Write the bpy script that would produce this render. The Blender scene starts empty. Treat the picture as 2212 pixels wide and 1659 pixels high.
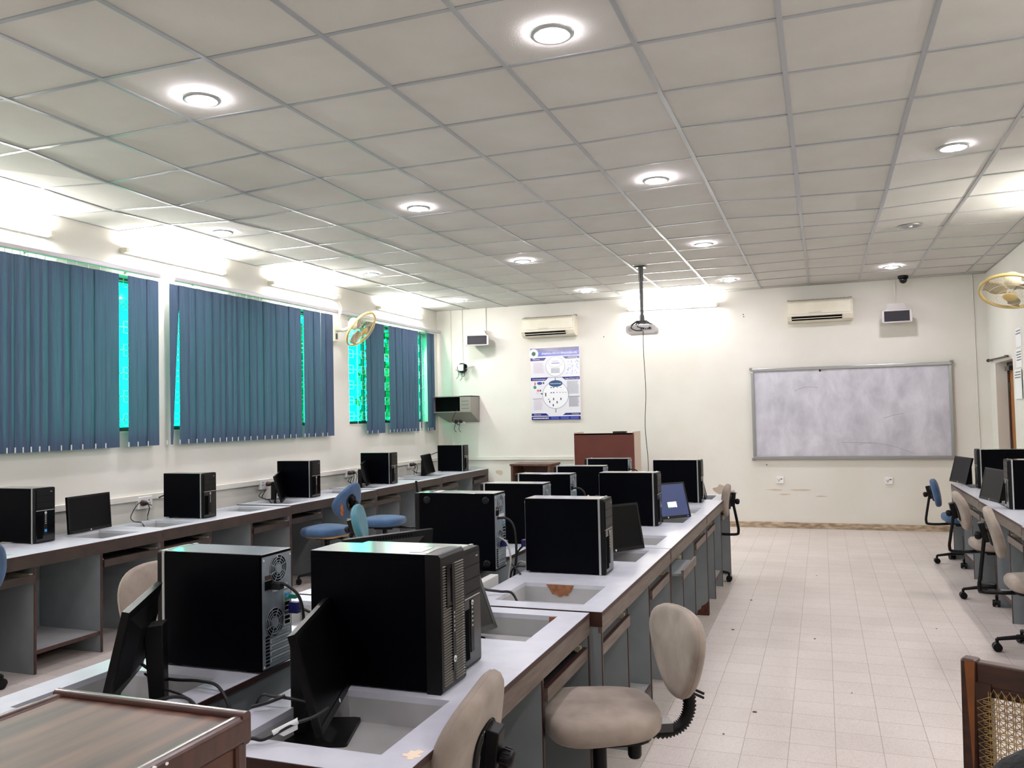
import bpy, math, random
from mathutils import Vector, Matrix
random.seed(7)
PI = math.pi
C = bpy.context.scene.collection
sc = bpy.context.scene

# ------------------------------------------------------------------ camera
F_PX = 1811.6
YAW, PITCH, ROLL = 0.3534, 0.0378, 0.0220
def _rot():
    Rz = Matrix.Rotation(YAW, 3, 'Z'); Rx = Matrix.Rotation(PITCH, 3, 'X'); Ry = Matrix.Rotation(ROLL, 3, 'Y')
    return Rz @ Rx @ Ry
_R = _rot()
cam_d = bpy.data.cameras.new('camera'); cam = bpy.data.objects.new('camera', cam_d); C.objects.link(cam)
_m = Matrix(((_R[0][0], _R[0][2], -_R[0][1]), (_R[1][0], _R[1][2], -_R[1][1]), (_R[2][0], _R[2][2], -_R[2][1])))
cam.matrix_world = Matrix.Translation((0, 0, 1.56)) @ _m.to_4x4()
cam_d.sensor_width = 36.0; cam_d.sensor_fit = 'HORIZONTAL'; cam_d.lens = F_PX / 2212 * 36
cam_d.clip_start = 0.05; cam_d.clip_end = 200
sc.camera = cam

# ------------------------------------------------------------------ world, view, engine quality
w = bpy.data.worlds.new('daylight'); sc.world = w; w.use_nodes = True
_bg = w.node_tree.nodes['Background']; _bg.inputs[0].default_value = (0.86, 0.95, 1.0, 1); _bg.inputs[1].default_value = 26.0
sc.view_settings.view_transform = 'Standard'; sc.view_settings.look = 'None'
sc.view_settings.gamma = 1.0; sc.view_settings.use_curve_mapping = False
sc.view_settings.exposure = 0.1
try:
    sc.cycles.use_denoising = True; sc.cycles.denoiser = 'OPENIMAGEDENOISE'
    sc.cycles.max_bounces = 7; sc.cycles.diffuse_bounces = 4; sc.cycles.glossy_bounces = 3
    sc.cycles.transparent_max_bounces = 12; sc.cycles.transmission_bounces = 4
    sc.cycles.sample_clamp_indirect = 8.0; sc.cycles.use_light_tree = True
    sc.cycles.caustics_reflective = False; sc.cycles.caustics_refractive = False
except Exception: pass
DOWNLIGHT = 320.0      # emission strengths of the lamps in the room
TUBE = 205.0

# ------------------------------------------------------------------ materials
def lin(c):
    if isinstance(c, str): c = tuple(int(c[i:i+2], 16) / 255 for i in (0, 2, 4))
    return tuple((x / 12.92 if x <= .04045 else ((x + .055) / 1.055) ** 2.4) for x in c) + (1,)
_mats = {}
def mat(name, col, rough=.6, metal=0., spec=.5, var=0., vscale=8., vcol=None, bump=0., bscale=60., stretch=None, emit=None, estr=0., coat=0., sheen=0.):
    if name in _mats: return _mats[name]
    m = bpy.data.materials.new(name); m.use_nodes = True
    nt = m.node_tree; b = nt.nodes['Principled BSDF']
    b.inputs['Base Color'].default_value = lin(col); b.inputs['Roughness'].default_value = rough
    b.inputs['Metallic'].default_value = metal
    if 'Specular IOR Level' in b.inputs: b.inputs['Specular IOR Level'].default_value = spec
    if coat: b.inputs['Coat Weight'].default_value = coat; b.inputs['Coat Roughness'].default_value = .12
    if sheen: b.inputs['Sheen Weight'].default_value = sheen
    tc = nt.nodes.new('ShaderNodeTexCoord'); mp = nt.nodes.new('ShaderNodeMapping'); nt.links.new(tc.outputs['Object'], mp.inputs[0])
    if stretch: mp.inputs['Scale'].default_value = stretch
    if var or vcol:
        n = nt.nodes.new('ShaderNodeTexNoise'); n.inputs['Scale'].default_value = vscale; n.inputs['Detail'].default_value = 5
        nt.links.new(mp.outputs[0], n.inputs['Vector'])
        r = nt.nodes.new('ShaderNodeValToRGB'); r.color_ramp.elements[0].position = .35; r.color_ramp.elements[1].position = .68
        base = lin(col)
        lo = lin(vcol) if vcol else tuple(x * (1 - var) for x in base[:3]) + (1,)
        r.color_ramp.elements[0].color = lo; r.color_ramp.elements[1].color = base
        nt.links.new(n.outputs[0], r.inputs[0]); nt.links.new(r.outputs[0], b.inputs['Base Color'])
    if bump:
        n2 = nt.nodes.new('ShaderNodeTexNoise'); n2.inputs['Scale'].default_value = bscale; n2.inputs['Detail'].default_value = 3
        nt.links.new(mp.outputs[0], n2.inputs['Vector'])
        bp = nt.nodes.new('ShaderNodeBump'); bp.inputs['Strength'].default_value = bump; bp.inputs['Distance'].default_value = .01
        nt.links.new(n2.outputs[0], bp.inputs['Height']); nt.links.new(bp.outputs[0], b.inputs['Normal'])
    if emit is not None:
        b.inputs['Emission Color'].default_value = lin(emit); b.inputs['Emission Strength'].default_value = estr
    _mats[name] = m; return m

M = {}
M['wall'] = mat('wall_paint', 'E6E3DB', .75, spec=.25, vcol='DFDCD2', vscale=1.6, bump=.08, bscale=25)
M['tile'] = mat('ceiling_tile', 'D3D1CB', .9, spec=.1, vcol='CDCBC4', vscale=3, bump=.15, bscale=220)
M['tbar'] = mat('ceiling_tbar', 'A6A9AC', .3, metal=.25, spec=.5)
M['light_seal'] = mat('light_seal_slab', '9A9890', .9)
M['lam'] = mat('desk_laminate', 'CDCFD8', .3, spec=.5, vcol='C4C6D0', vscale=12)
M['well'] = mat('well_laminate', 'B5B5B6', .4, spec=.4, vcol='ABABAA', vscale=9)
M['panel'] = mat('desk_panel', '8C9295', .5, spec=.35, vcol='7E8487', vscale=4)
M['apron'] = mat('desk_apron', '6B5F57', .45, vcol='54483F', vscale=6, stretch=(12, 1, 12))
M['apron_shaded'] = mat('desk_apron_shaded', '35271F', .5, vcol='241814', vscale=8)  # darker apron copy, shade of the backlit window row put into its colour
M['edge'] = mat('desk_edge_band', '402018', .5, vcol='2A1510', vscale=30)
M['chip'] = mat('chipboard', '9A6846', .8, vcol='7F5032', vscale=40, bump=.4)
M['chipfoot'] = mat('bare_board', '5E3423', .85, vcol='44241A', vscale=40)
M['runner'] = mat('runner_plastic', 'C9C3A6', .4)
M['black'] = mat('black_plastic', '060607', .42, spec=.25)
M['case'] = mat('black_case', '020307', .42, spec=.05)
M['topsheen'] = mat('case_top_sheen', '3A3A3E', .3, spec=1.0, coat=1.0)  # greyer base on tower tops paints in their bright reflection
M['gloss'] = mat('gloss_black', '050507', .12, spec=.5)
M['screen'] = mat('screen_off', '08080A', .38, spec=.25)
M['silver'] = mat('silver_trim', 'B9BCBB', .3, metal=.6)
M['rear'] = mat('rear_steel', '8F979D', .42, metal=.35, vcol='7E868C', vscale=20)
M['rib'] = mat('ribbed_bezel', '7C776E', .4, metal=.2)
M['void'] = mat('dark_void', '020203', .9, spec=.1)
M['label'] = mat('sticker', 'D9DCDC', .5)
M['blue'] = mat('blue_plug', '141D5E', .4)
M['teal'] = mat('teal_plug', '1F8C7A', .4)
M['intel'] = mat('blue_sticker', '3C96D8', .3)
M['cable'] = mat('cable_black', '0B0B0C', .5)
M['cablegrey'] = mat('cable_grey', 'A7A6A0', .5)
M['white'] = mat('white_plastic', 'F2F1EE', .35)
M['cream'] = mat('cream_plastic', 'E9E4D2', .35, vcol='E2DCC8', vscale=6)
M['ivory'] = mat('ivory_case', 'C2BDBA', .4)
M['guard'] = mat('fan_guard_wire', 'C9B98C', .4)
M['yellow'] = mat('yellowed_plastic', 'D3B877', .35, spec=.5)
M['beige'] = mat('beige_fabric', 'A5988D', .95, spec=.1, vcol='8D8177', vscale=9, bump=.3, bscale=600, sheen=.2)
M['bluefab'] = mat('blue_fabric', '435D80', .95, spec=.1, vcol='384F6C', vscale=8, bump=.3, bscale=600, sheen=.2)
M['tealfab'] = mat('teal_fabric', '4C7F8C', .95, spec=.1, vcol='3F6F7B', vscale=8, bump=.3, bscale=600, sheen=.2)
M['foam'] = mat('torn_foam', 'B06A35', .9, vcol='7A3A1A', vscale=40)
M['wood'] = mat('walnut_laminate', '74503F', .48, spec=.35, vcol='38241D', vscale=1.8, stretch=(9, .7, 9))
M['wooddark'] = mat('dark_wood', '4A251A', .3, spec=.5, vcol='32160F', vscale=6, stretch=(2, 8, 2), coat=.3)
M['chairwood'] = mat('chair_wood', '402216', .4, vcol='2C150D', vscale=5, stretch=(2, 2, 10), coat=.2)
M['chairinlay'] = mat('chair_wood_light', '80491F', .4, vcol='6B3C1B', vscale=12)
M['cane'] = mat('cane', 'B79A5E', .5, vcol='9A7B45', vscale=60)
M['podium'] = mat('podium_laminate', '5C2115', .4, vcol='531C12', vscale=3)
M['podside'] = mat('podium_side', 'B9A696', .5)
M['boxwood'] = mat('old_wood', '5E4032', .5, vcol='45291F', vscale=8)
M['alu'] = mat('aluminium', 'A8A9A8', .35, metal=.8)
M['rail'] = mat('blind_rail', 'B9B4B8', .4, metal=.2)
M['steel'] = mat('dark_steel', '4B4B4C', .35, metal=.6)
M['greybox'] = mat('grey_metal_box', '8F8B84', .5, metal=.2)
M['door'] = mat('door_wood', 'A8703F', .5, vcol='96602F', vscale=5, stretch=(6, 6, .6))
M['doorframe'] = mat('door_frame', '4A3024', .5)
M['paper'] = mat('paper', 'F1F1F1', .7)
M['ink'] = mat('ink', '33333A', .7)
M['bag'] = mat('black_cloth', '17181B', .85, vcol='0E0F11', vscale=12, bump=.5, bscale=90)
M['redbrown'] = mat('plug_brown', '3A2420', .4)
M['grille'] = mat('white_grille', 'C9CFC9', .5)
M['winframe'] = mat('window_frame', '3E4A44', .5)
M['leaf'] = mat('outdoor_leaf', '4F7A3A', .7, vcol='2C4E22', vscale=3)
M['bark'] = mat('bark', '5A4A3A', .9)
M['ground'] = mat('outdoor_ground', '8A8876', .95)
M['smudge'] = mat('whiteboard_surface', 'CFCBD6', .22, spec=.5)
M['lamp'] = mat('downlight_diffuser', 'FFFFFF', .5, emit='FAF4FF', estr=DOWNLIGHT)
M['tube'] = mat('fluorescent_tube', 'FFFFFF', .5, emit='FFFCF6', estr=TUBE)

def nodes_of(m): return m.node_tree, m.node_tree.nodes['Principled BSDF']
# whiteboard: smeared marker residue
nt, b = nodes_of(M['smudge'])
tc = nt.nodes.new('ShaderNodeTexCoord'); mp = nt.nodes.new('ShaderNodeMapping'); mp.inputs['Scale'].default_value = (1.6, 1, .9)
n = nt.nodes.new('ShaderNodeTexNoise'); n.inputs['Scale'].default_value = 2.6; n.inputs['Detail'].default_value = 9; n.inputs['Roughness'].default_value = .62; n.inputs['Distortion'].default_value = .25
r = nt.nodes.new('ShaderNodeValToRGB'); r.color_ramp.elements[0].position = .3; r.color_ramp.elements[0].color = lin('B4B2BD'); r.color_ramp.elements[1].position = .68; r.color_ramp.elements[1].color = lin('DAD9E2')
nt.links.new(tc.outputs['Object'], mp.inputs[0]); nt.links.new(mp.outputs[0], n.inputs['Vector']); nt.links.new(n.outputs[0], r.inputs[0]); nt.links.new(r.outputs[0], b.inputs['Base Color'])
# floor: terrazzo tiles, 0.305 m, grimy joints
M['floor'] = mat('terrazzo_floor', 'CFC3BC', .38, spec=.35)
nt, b = nodes_of(M['floor'])
tc = nt.nodes.new('ShaderNodeTexCoord')
br = nt.nodes.new('ShaderNodeTexBrick'); br.offset = 0; br.squash = 1
br.inputs['Scale'].default_value = 1.0; br.inputs['Brick Width'].default_value = .203; br.inputs['Row Height'].default_value = .203
br.inputs['Mortar Size'].default_value = .0014; br.inputs['Mortar Smooth'].default_value = .1; br.inputs['Bias'].default_value = -.2
br.inputs['Color1'].default_value = lin('DCD3CD'); br.inputs['Color2'].default_value = lin('D5CCC6'); br.inputs['Mortar'].default_value = lin('988D85')
mp = nt.nodes.new('ShaderNodeMapping'); mp.inputs['Location'].default_value = (-.006, .08, 0)
nt.links.new(tc.outputs['Object'], mp.inputs[0]); nt.links.new(mp.outputs[0], br.inputs['Vector'])
sp = nt.nodes.new('ShaderNodeTexVoronoi'); sp.inputs['Scale'].default_value = 120
spr = nt.nodes.new('ShaderNodeValToRGB'); spr.color_ramp.elements[0].position = .1; spr.color_ramp.elements[0].color = (1, 1, 1, 1); spr.color_ramp.elements[1].position = .75; spr.color_ramp.elements[1].color = (.86, .85, .84, 1)
nt.links.new(tc.outputs['Object'], sp.inputs['Vector']); nt.links.new(sp.outputs['Distance'], spr.inputs[0])
dn = nt.nodes.new('ShaderNodeTexNoise'); dn.inputs['Scale'].default_value = 1.3; dn.inputs['Detail'].default_value = 7
dr = nt.nodes.new('ShaderNodeValToRGB'); dr.color_ramp.elements[0].position = .3; dr.color_ramp.elements[0].color = (.87, .86, .85, 1); dr.color_ramp.elements[1].position = .62; dr.color_ramp.elements[1].color = (1, 1, 1, 1)
nt.links.new(tc.outputs['Object'], dn.inputs['Vector']); nt.links.new(dn.outputs[0], dr.inputs[0])
mx = nt.nodes.new('ShaderNodeMixRGB'); mx.blend_type = 'MULTIPLY'; mx.inputs[0].default_value = 1
mx2 = nt.nodes.new('ShaderNodeMixRGB'); mx2.blend_type = 'MULTIPLY'; mx2.inputs[0].default_value = 1
nt.links.new(br.outputs['Color'], mx.inputs[1]); nt.links.new(spr.outputs[0], mx.inputs[2]); nt.links.new(mx.outputs[0], mx2.inputs[1]); nt.links.new(dr.outputs[0], mx2.inputs[2])
nt.links.new(mx2.outputs[0], b.inputs['Base Color'])
# dirty skirting
M['skirt'] = mat('dirty_skirting', 'C9B79F', .85, vcol='8C765E', vscale=9, stretch=(1, 1, 4))
# green film window pane: thin tinted see-through sheet
g = bpy.data.materials.new('green_pane'); g.use_nodes = True; nt = g.node_tree; nt.nodes.clear()
o_ = nt.nodes.new('ShaderNodeOutputMaterial'); t_ = nt.nodes.new('ShaderNodeBsdfTransparent'); t_.inputs[0].default_value = (.02, .70, .50, 1)
gl = nt.nodes.new('ShaderNodeBsdfGlossy'); gl.inputs['Roughness'].default_value = .05; gl.inputs[0].default_value = (.6, .7, .6, 1)
mi = nt.nodes.new('ShaderNodeMixShader'); mi.inputs[0].default_value = .05
nt.links.new(t_.outputs[0], mi.inputs[1]); nt.links.new(gl.outputs[0], mi.inputs[2]); nt.links.new(mi.outputs[0], o_.inputs[0]); M['pane'] = g
# blind fabric: woven, lets some light through
g = bpy.data.materials.new('blind_fabric'); g.use_nodes = True; nt = g.node_tree; nt.nodes.clear()
o_ = nt.nodes.new('ShaderNodeOutputMaterial'); d_ = nt.nodes.new('ShaderNodeBsdfDiffuse'); tr = nt.nodes.new('ShaderNodeBsdfTranslucent')
tr.inputs[0].default_value = (.13, .20, .28, 1)
tc = nt.nodes.new('ShaderNodeTexCoord'); mp = nt.nodes.new('ShaderNodeMapping'); mp.inputs['Scale'].default_value = (220, 220, 3)
n = nt.nodes.new('ShaderNodeTexNoise'); n.inputs['Scale'].default_value = 1.0; n.inputs['Detail'].default_value = 2
r = nt.nodes.new('ShaderNodeValToRGB'); r.color_ramp.elements[0].position = .35; r.color_ramp.elements[0].color = lin('455268'); r.color_ramp.elements[1].position = .65; r.color_ramp.elements[1].color = lin('526078')
nt.links.new(tc.outputs['Object'], mp.inputs[0]); nt.links.new(mp.outputs[0], n.inputs['Vector']); nt.links.new(n.outputs[0], r.inputs[0]); nt.links.new(r.outputs[0], d_.inputs[0])
mi = nt.nodes.new('ShaderNodeMixShader'); mi.inputs[0].default_value = .07
nt.links.new(d_.outputs[0], mi.inputs[1]); nt.links.new(tr.outputs[0], mi.inputs[2]); nt.links.new(mi.outputs[0], o_.inputs[0]); M['blind'] = g
# lit computer screen
M['screen_on'] = mat('screen_lit', '101626', .25, emit='3E4A78', estr=.75)
M['screen_box'] = mat('screen_dialog', 'FFFFFF', .3, emit='FFF6D8', estr=1.3)
M['led'] = mat('led_blue', '2244FF', .3, emit='3060FF', estr=2.0)

# ------------------------------------------------------------------ mesh builder
class MB:
    def __init__(s): s.v = []; s.f = []; s.mi = []; s.sm = []; s.mats = []
    def m(s, mt):
        mt = M[mt] if isinstance(mt, str) else mt
        if mt not in s.mats: s.mats.append(mt)
        return s.mats.index(mt)
    def add(s, vs, fs, mt, smooth=False):
        k = len(s.v); s.v += [tuple(v) for v in vs]; i = s.m(mt)
        for f in fs: s.f.append(tuple(k + a for a in f)); s.mi.append(i); s.sm.append(smooth)
    def box(s, x0, x1, y0, y1, z0, z1, mt, mx=None):
        if x0 > x1: x0, x1 = x1, x0
        if y0 > y1: y0, y1 = y1, y0
        if z0 > z1: z0, z1 = z1, z0
        vs = [(x, y, z) for x in (x0, x1) for y in (y0, y1) for z in (z0, z1)]
        if mx is not None: vs = [mx @ Vector(v) for v in vs]
        s.add(vs, [(0, 1, 3, 2), (4, 6, 7, 5), (0, 4, 5, 1), (2, 3, 7, 6), (0, 2, 6, 4), (1, 5, 7, 3)], mt)
    def cbox(s, c, size, mt, mx=None):
        x, y, z = c; a, b_, c_ = size[0] / 2, size[1] / 2, size[2] / 2
        s.box(x - a, x + a, y - b_, y + b_, z - c_, z + c_, mt, mx)
    def rbox(s, x0, x1, y0, y1, z0, z1, rad, mt, axis='x', seg=4, mx=None):
        """box with four edges along `axis` rounded"""
        R = {'x': (y0, y1, z0, z1), 'y': (x0, x1, z0, z1), 'z': (x0, x1, y0, y1)}[axis]
        pts = rrect(R[0], R[1], R[2], R[3], rad, seg)
        s.prism(pts, {'x': (x0, x1), 'y': (y0, y1), 'z': (z0, z1)}[axis], mt, axis, mx)
    def prism(s, pts, rng, mt, axis='z', mx=None, smooth=False):
        a, b_ = rng; n = len(pts); vs = []
        for t in (a, b_):
            for p in pts:
                v = {'x': (t, p[0], p[1]), 'y': (p[0], t, p[1]), 'z': (p[0], p[1], t)}[axis]
                vs.append(v)
        if mx is not None: vs = [mx @ Vector(v) for v in vs]
        fs = [(i, (i + 1) % n, n + (i + 1) % n, n + i) for i in range(n)]
        s.add(vs, fs, mt, smooth)
        s.add(vs[:n], [tuple(range(n))[::-1]], mt); s.add(vs[n:], [tuple(range(n))], mt)
    def cyl(s, a, b_, r, mt, seg=20, r2=None, caps=True, smooth=True):
        a = Vector(a); b_ = Vector(b_); d = (b_ - a).normalized()
        u = d.orthogonal().normalized(); w_ = d.cross(u); r2 = r if r2 is None else r2
        vs = []
        for c, rr in ((a, r), (b_, r2)):
            for i in range(seg):
                t = 2 * PI * i / seg; vs.append(c + u * (rr * math.cos(t)) + w_ * (rr * math.sin(t)))
        s.add(vs, [(i, (i + 1) % seg, seg + (i + 1) % seg, seg + i) for i in range(seg)], mt, smooth)
        if caps: s.add(vs[:seg], [tuple(range(seg))[::-1]], mt); s.add(vs[seg:], [tuple(range(seg))], mt)
    def tube(s, pts, r, mt, seg=8, closed=False, caps=True):
        pts = [Vector(p) for p in pts]; n = len(pts); vs = []
        rr = r if callable(r) else (lambda k: r)
        t0 = (pts[1] - pts[0]).normalized(); u = t0.orthogonal().normalized()
        for k in range(n):
            t = ((pts[(k + 1) % n] if (closed or k < n - 1) else pts[k]) - (pts[k - 1] if (closed or k > 0) else pts[k]))
            t = t.normalized() if t.length > 1e-9 else t0
            u = (u - t * u.dot(t)); u = u.normalized() if u.length > 1e-6 else t.orthogonal().normalized()
            w_ = t.cross(u)
            for i in range(seg):
                a = 2 * PI * i / seg; vs.append(pts[k] + (u * math.cos(a) + w_ * math.sin(a)) * rr(k))
        m_ = n if closed else n - 1; fs = []
        for k in range(m_):
            for i in range(seg):
                a, b_ = k * seg + i, k * seg + (i + 1) % seg; k2 = ((k + 1) % n) * seg
                fs.append((a, b_, k2 + (i + 1) % seg, k2 + i))
        s.add(vs, fs, mt, True)
        if caps and not closed:
            s.add(vs[:seg], [tuple(range(seg))[::-1]], mt); s.add(vs[-seg:], [tuple(range(seg))], mt)
    def lathe(s, prof, mt, mx=None, seg=24, smooth=True, caps=True):
        """prof: list of (r, z) about the z axis"""
        vs = []
        for r_, z in prof:
            for i in range(seg):
                a = 2 * PI * i / seg; v = Vector((r_ * math.cos(a), r_ * math.sin(a), z)); vs.append(mx @ v if mx is not None else v)
        fs = []
        for k in range(len(prof) - 1):
            for i in range(seg):
                fs.append((k * seg + i, k * seg + (i + 1) % seg, (k + 1) * seg + (i + 1) % seg, (k + 1) * seg + i))
        s.add(vs, fs, mt, smooth)
        if not caps: return
        if prof[0][0] > 1e-5: s.add(vs[:seg], [tuple(range(seg))[::-1]], mt)
        if prof[-1][0] > 1e-5: s.add(vs[-seg:], [tuple(range(seg))], mt)
    def quad(s, vs, mt): s.add(vs, [tuple(range(len(vs)))], mt)
    def ball(s, c, r, mt, seg=16, rings=10, sc_=(1, 1, 1)):
        prof = [(max(r * math.sin(PI * k / rings), 1e-6), -r * math.cos(PI * k / rings)) for k in range(rings + 1)]
        s.lathe(prof, mt, Matrix.Translation(c) @ Matrix.Diagonal((*sc_, 1)), seg)
    def build(s, name, parent=None, bevel=0., bseg=2, **tags):
        me = bpy.data.meshes.new(name); me.from_pydata(s.v, [], s.f)
        for m_ in s.mats: me.materials.append(m_)
        me.polygons.foreach_set('material_index', s.mi); me.polygons.foreach_set('use_smooth', s.sm); me.update()
        o = bpy.data.objects.new(name, me); C.objects.link(o)
        if parent is not None: o.parent = parent
        if bevel:
            md = o.modifiers.new('bevel', 'BEVEL'); md.width = bevel; md.segments = bseg; md.limit_method = 'ANGLE'; md.angle_limit = math.radians(40)
        for k, v in tags.items(): o[k] = v
        return o

def rrect(x0, x1, y0, y1, r, seg=4):
    pts = []
    for cx, cy, a0 in ((x1 - r, y1 - r, 0), (x0 + r, y1 - r, PI / 2), (x0 + r, y0 + r, PI), (x1 - r, y0 + r, 1.5 * PI)):
        for i in range(seg + 1):
            a = a0 + PI / 2 * i / seg; pts.append((cx + r * math.cos(a), cy + r * math.sin(a)))
    return pts
def crv(pts, n=8, closed=False):
    P = [Vector(p) for p in pts]; out = []; N_ = len(P)
    for i in range(N_ - 1):
        p0 = P[max(i - 1, 0)]; p1 = P[i]; p2 = P[i + 1]; p3 = P[min(i + 2, N_ - 1)]
        for k in range(n):
            t = k / n
            out.append(.5 * ((2 * p1) + (-p0 + p2) * t + (2 * p0 - 5 * p1 + 4 * p2 - p3) * t * t + (-p0 + 3 * p1 - 3 * p2 + p3) * t ** 3))
    out.append(P[-1]); return out
def thing(name, label, cat, loc=(0, 0, 0), rz=0, group=None):
    o = bpy.data.objects.new(name, None); C.objects.link(o); o.empty_display_size = .1
    o.location = loc; o.rotation_euler = (0, 0, rz); o['label'] = label; o['category'] = cat
    if group: o['group'] = group
    return o
def tag(o, label, cat, group=None):
    o['label'] = label; o['category'] = cat
    if group: o['group'] = group
    return o
def struct(o): o['kind'] = 'structure'; return o
def dup(o, parent=None, loc=None, rz=None, label=None):
    c = o.copy(); C.objects.link(c)
    if parent is not None: c.parent = parent
    if loc is not None: c.location = loc
    if rz is not None: c.rotation_euler = (0, 0, rz)
    if label: c['label'] = label
    for ch in list(o.children): dup(ch, c)
    return c
def text_mesh(mb, s, size, mx, mt, align='CENTER', extrude=0.0004):
    cu = bpy.data.curves.new('t', 'FONT'); cu.body = s; cu.size = size; cu.align_x = align; cu.align_y = 'CENTER'; cu.extrude = extrude; cu.resolution_u = 2
    o = bpy.data.objects.new('t', cu); C.objects.link(o)
    me = bpy.data.meshes.new_from_object(o.evaluated_get(bpy.context.evaluated_depsgraph_get()))
    mb.add([mx @ v.co for v in me.vertices], [tuple(p.vertices) for p in me.polygons], mt)
    bpy.data.objects.remove(o); bpy.data.curves.remove(cu); bpy.data.meshes.remove(me)

# ------------------------------------------------------------------ room shell
XL, XR, YB, YN, H = -5.54, 1.95, 11.71, -2.3, 3.19
mb = MB(); mb.box(XL - .3, XR + .5, YN - .2, YB + .3, -.12, 0, 'floor'); struct(mb.build('floor'))
mb = MB(); mb.box(XL - .3, XR + .5, YN - .2, YB + .3, 3.5, 3.6, 'light_seal'); struct(mb.build('trim_1'))  # unseen slab, added above the tiles to stop light leaking in
mb = MB(); mb.box(XL - .3, XR + .5, YB, YB + .22, -.1, 3.55, 'wall'); struct(mb.build('wall_front'))
mb = MB(); mb.box(XL - .3, XR + .5, YN - .2, YN, -.1, 3.55, 'wall'); struct(mb.build('wall_back'))
WINS = [(3.15, 5.88), (6.06, 8.48), (9.13, 11.45)]; ZS, ZH = 1.50, 2.83
def wall_holes(mb, x0, x1, y0, y1, holes, z0=-.1, z1=3.55):
    ys = y0
    for a, b_, lo, hi in holes:
        mb.box(x0, x1, ys, a, z0, z1, 'wall')
        if lo > z0: mb.box(x0, x1, a, b_, z0, lo, 'wall')
        mb.box(x0, x1, a, b_, hi, z1, 'wall'); ys = b_
    mb.box(x0, x1, ys, y1, z0, z1, 'wall')
mb = MB(); wall_holes(mb, XL - .23, XL, YN, YB, [(a, b_, ZS, ZH) for a, b_ in WINS]); struct(mb.build('wall_left'))
DY0, DY1, DZ = 10.38, 11.35, 2.06
mb = MB(); wall_holes(mb, XR, XR + .22, YN, YB, [(DY0, DY1, -.1, DZ)]); struct(mb.build('wall_right'))
# suspended ceiling with its sagging nodes
SAG = {(-8, 2): -.017, (-7, 0): .008, (-7, 1): -.034, (-7, 2): -.048, (-7, 3): -.03, (-6, -1): .006, (-6, 1): -.017, (-6, 2): -.021, (-6, 3): -.014, (-5, -1): .01, (-5, 0): .007, (-5, 1): .008, (-5, 2): .009, (-4, -1): .006, (-4, 5): -.008, (-4, 6): -.011, (-3, 6): -.012, (-2, 6): -.008, (-1, 2): .01, (-1, 3): .01, (-1, 4): .009, (-1, 5): .007, (0, 4): -.009, (0, 5): -.022, (0, 6): -.024, (0, 10): .01, (0, 11): .009, (0, 12): .01, (1, 3): -.006, (1, 4): -.021, (1, 5): -.041, (1, 6): -.041, (1, 7): -.017, (1, 9): .012, (1, 10): .012, (2, 3): .006, (2, 5): -.009, (2, 6): -.013, (2, 8): .01, (2, 9): .012, (2, 10): .012}
GX = [XL] + [-.113 + .61 * i for i in range(-8, 4)] ; GX = [x for x in GX if x < XR - .02] + [XR]
GY = [YN] + [3.637 + .61 * j for j in range(-9, 14)]; GY = [y for y in GY if y < YB - .02] + [YB]
def gi(x): return round((x + .113) / .61)
def gj(y): return round((y - 3.637) / .61)
def gz(x, y):
    if x in (XL, XR) or y in (YN, YB): return H
    return H + SAG.get((gi(x), gj(y)), 0)
mt_, mg = MB(), MB()
for a in range(len(GX) - 1):
    for b_ in range(len(GY) - 1):
        q = [(GX[a], GY[b_]), (GX[a + 1], GY[b_]), (GX[a + 1], GY[b_ + 1]), (GX[a], GY[b_ + 1])]
        j = random.uniform(0, .004) + .005
        mt_.quad([(x, y, gz(x, y) + j) for x, y in q], 'tile')
for a, x in enumerate(GX):
    for b_ in range(len(GY) - 1):
        y0, y1 = GY[b_], GY[b_ + 1]; za, zb = gz(x, y0), gz(x, y1); h_ = .012
        vs = [(x - h_, y0, za), (x + h_, y0, za), (x + h_, y1, zb), (x - h_, y1, zb)]; vu = [(v[0], v[1], v[2] + .012) for v in vs]
        mg.add(vs + vu, [(0, 1, 2, 3), (0, 4, 5, 1), (1, 5, 6, 2), (2, 6, 7, 3), (3, 7, 4, 0)], 'tbar')
for b_, y in enumerate(GY):
    for a in range(len(GX) - 1):
        x0, x1 = GX[a], GX[a + 1]; za, zb = gz(x0, y), gz(x1, y); h_ = .0115
        vs = [(x0, y - h_, za + .002), (x1, y - h_, zb + .002), (x1, y + h_, zb + .002), (x0, y + h_, za + .002)]; vu = [(v[0], v[1], v[2] + .012) for v in vs]
        mg.add(vs + vu, [(0, 1, 2, 3), (0, 4, 5, 1), (1, 5, 6, 2), (2, 6, 7, 3), (3, 7, 4, 0)], 'tbar')
struct(mt_.build('ceiling')); struct(mg.build('trim_2'))
# dirty skirting below the whiteboard wall
mb = MB(); mb.box(XL + .9, XR - .02, YB - .025, YB, 0, .075, 'skirt'); struct(mb.build('baseboard_front', bevel=.004))
# peeling paint patches low on the front wall
mb = MB()
def blob(cx, cz, w_, h_, n=11, sd=0):
    rnd = random.Random(sd); return [(cx + w_ * math.cos(2 * PI * i / n) * rnd.uniform(.6, 1.1), cz + h_ * math.sin(2 * PI * i / n) * rnd.uniform(.5, 1.1)) for i in range(n)]
for cx, cz, w_, h_, sd in ((-1.33, .50, .11, .07, 1), (-1.18, .45, .07, .05, 2)):
    p = blob(cx, cz, w_, h_, sd=sd); mb.prism(p, (YB - .002, YB + .001), mat('bare_plaster', 'B7AA9C', .9), 'y')
for cx, cz, w_, h_, sd in ((-.62, .50, .12, .012, 3), (-.5, .44, .1, .01, 4), (-.3, .50, .14, .012, 5), (-.05, .42, .08, .01, 6), (-4.55, .72, .08, .05, 8), (-3.9, .75, .05, .01, 9)):
    p = blob(cx, cz, w_, h_, sd=sd); mb.prism(p, (YB - .002, YB + .001), mat('old_paint', 'CDBFAD', .9), 'y')
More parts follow.
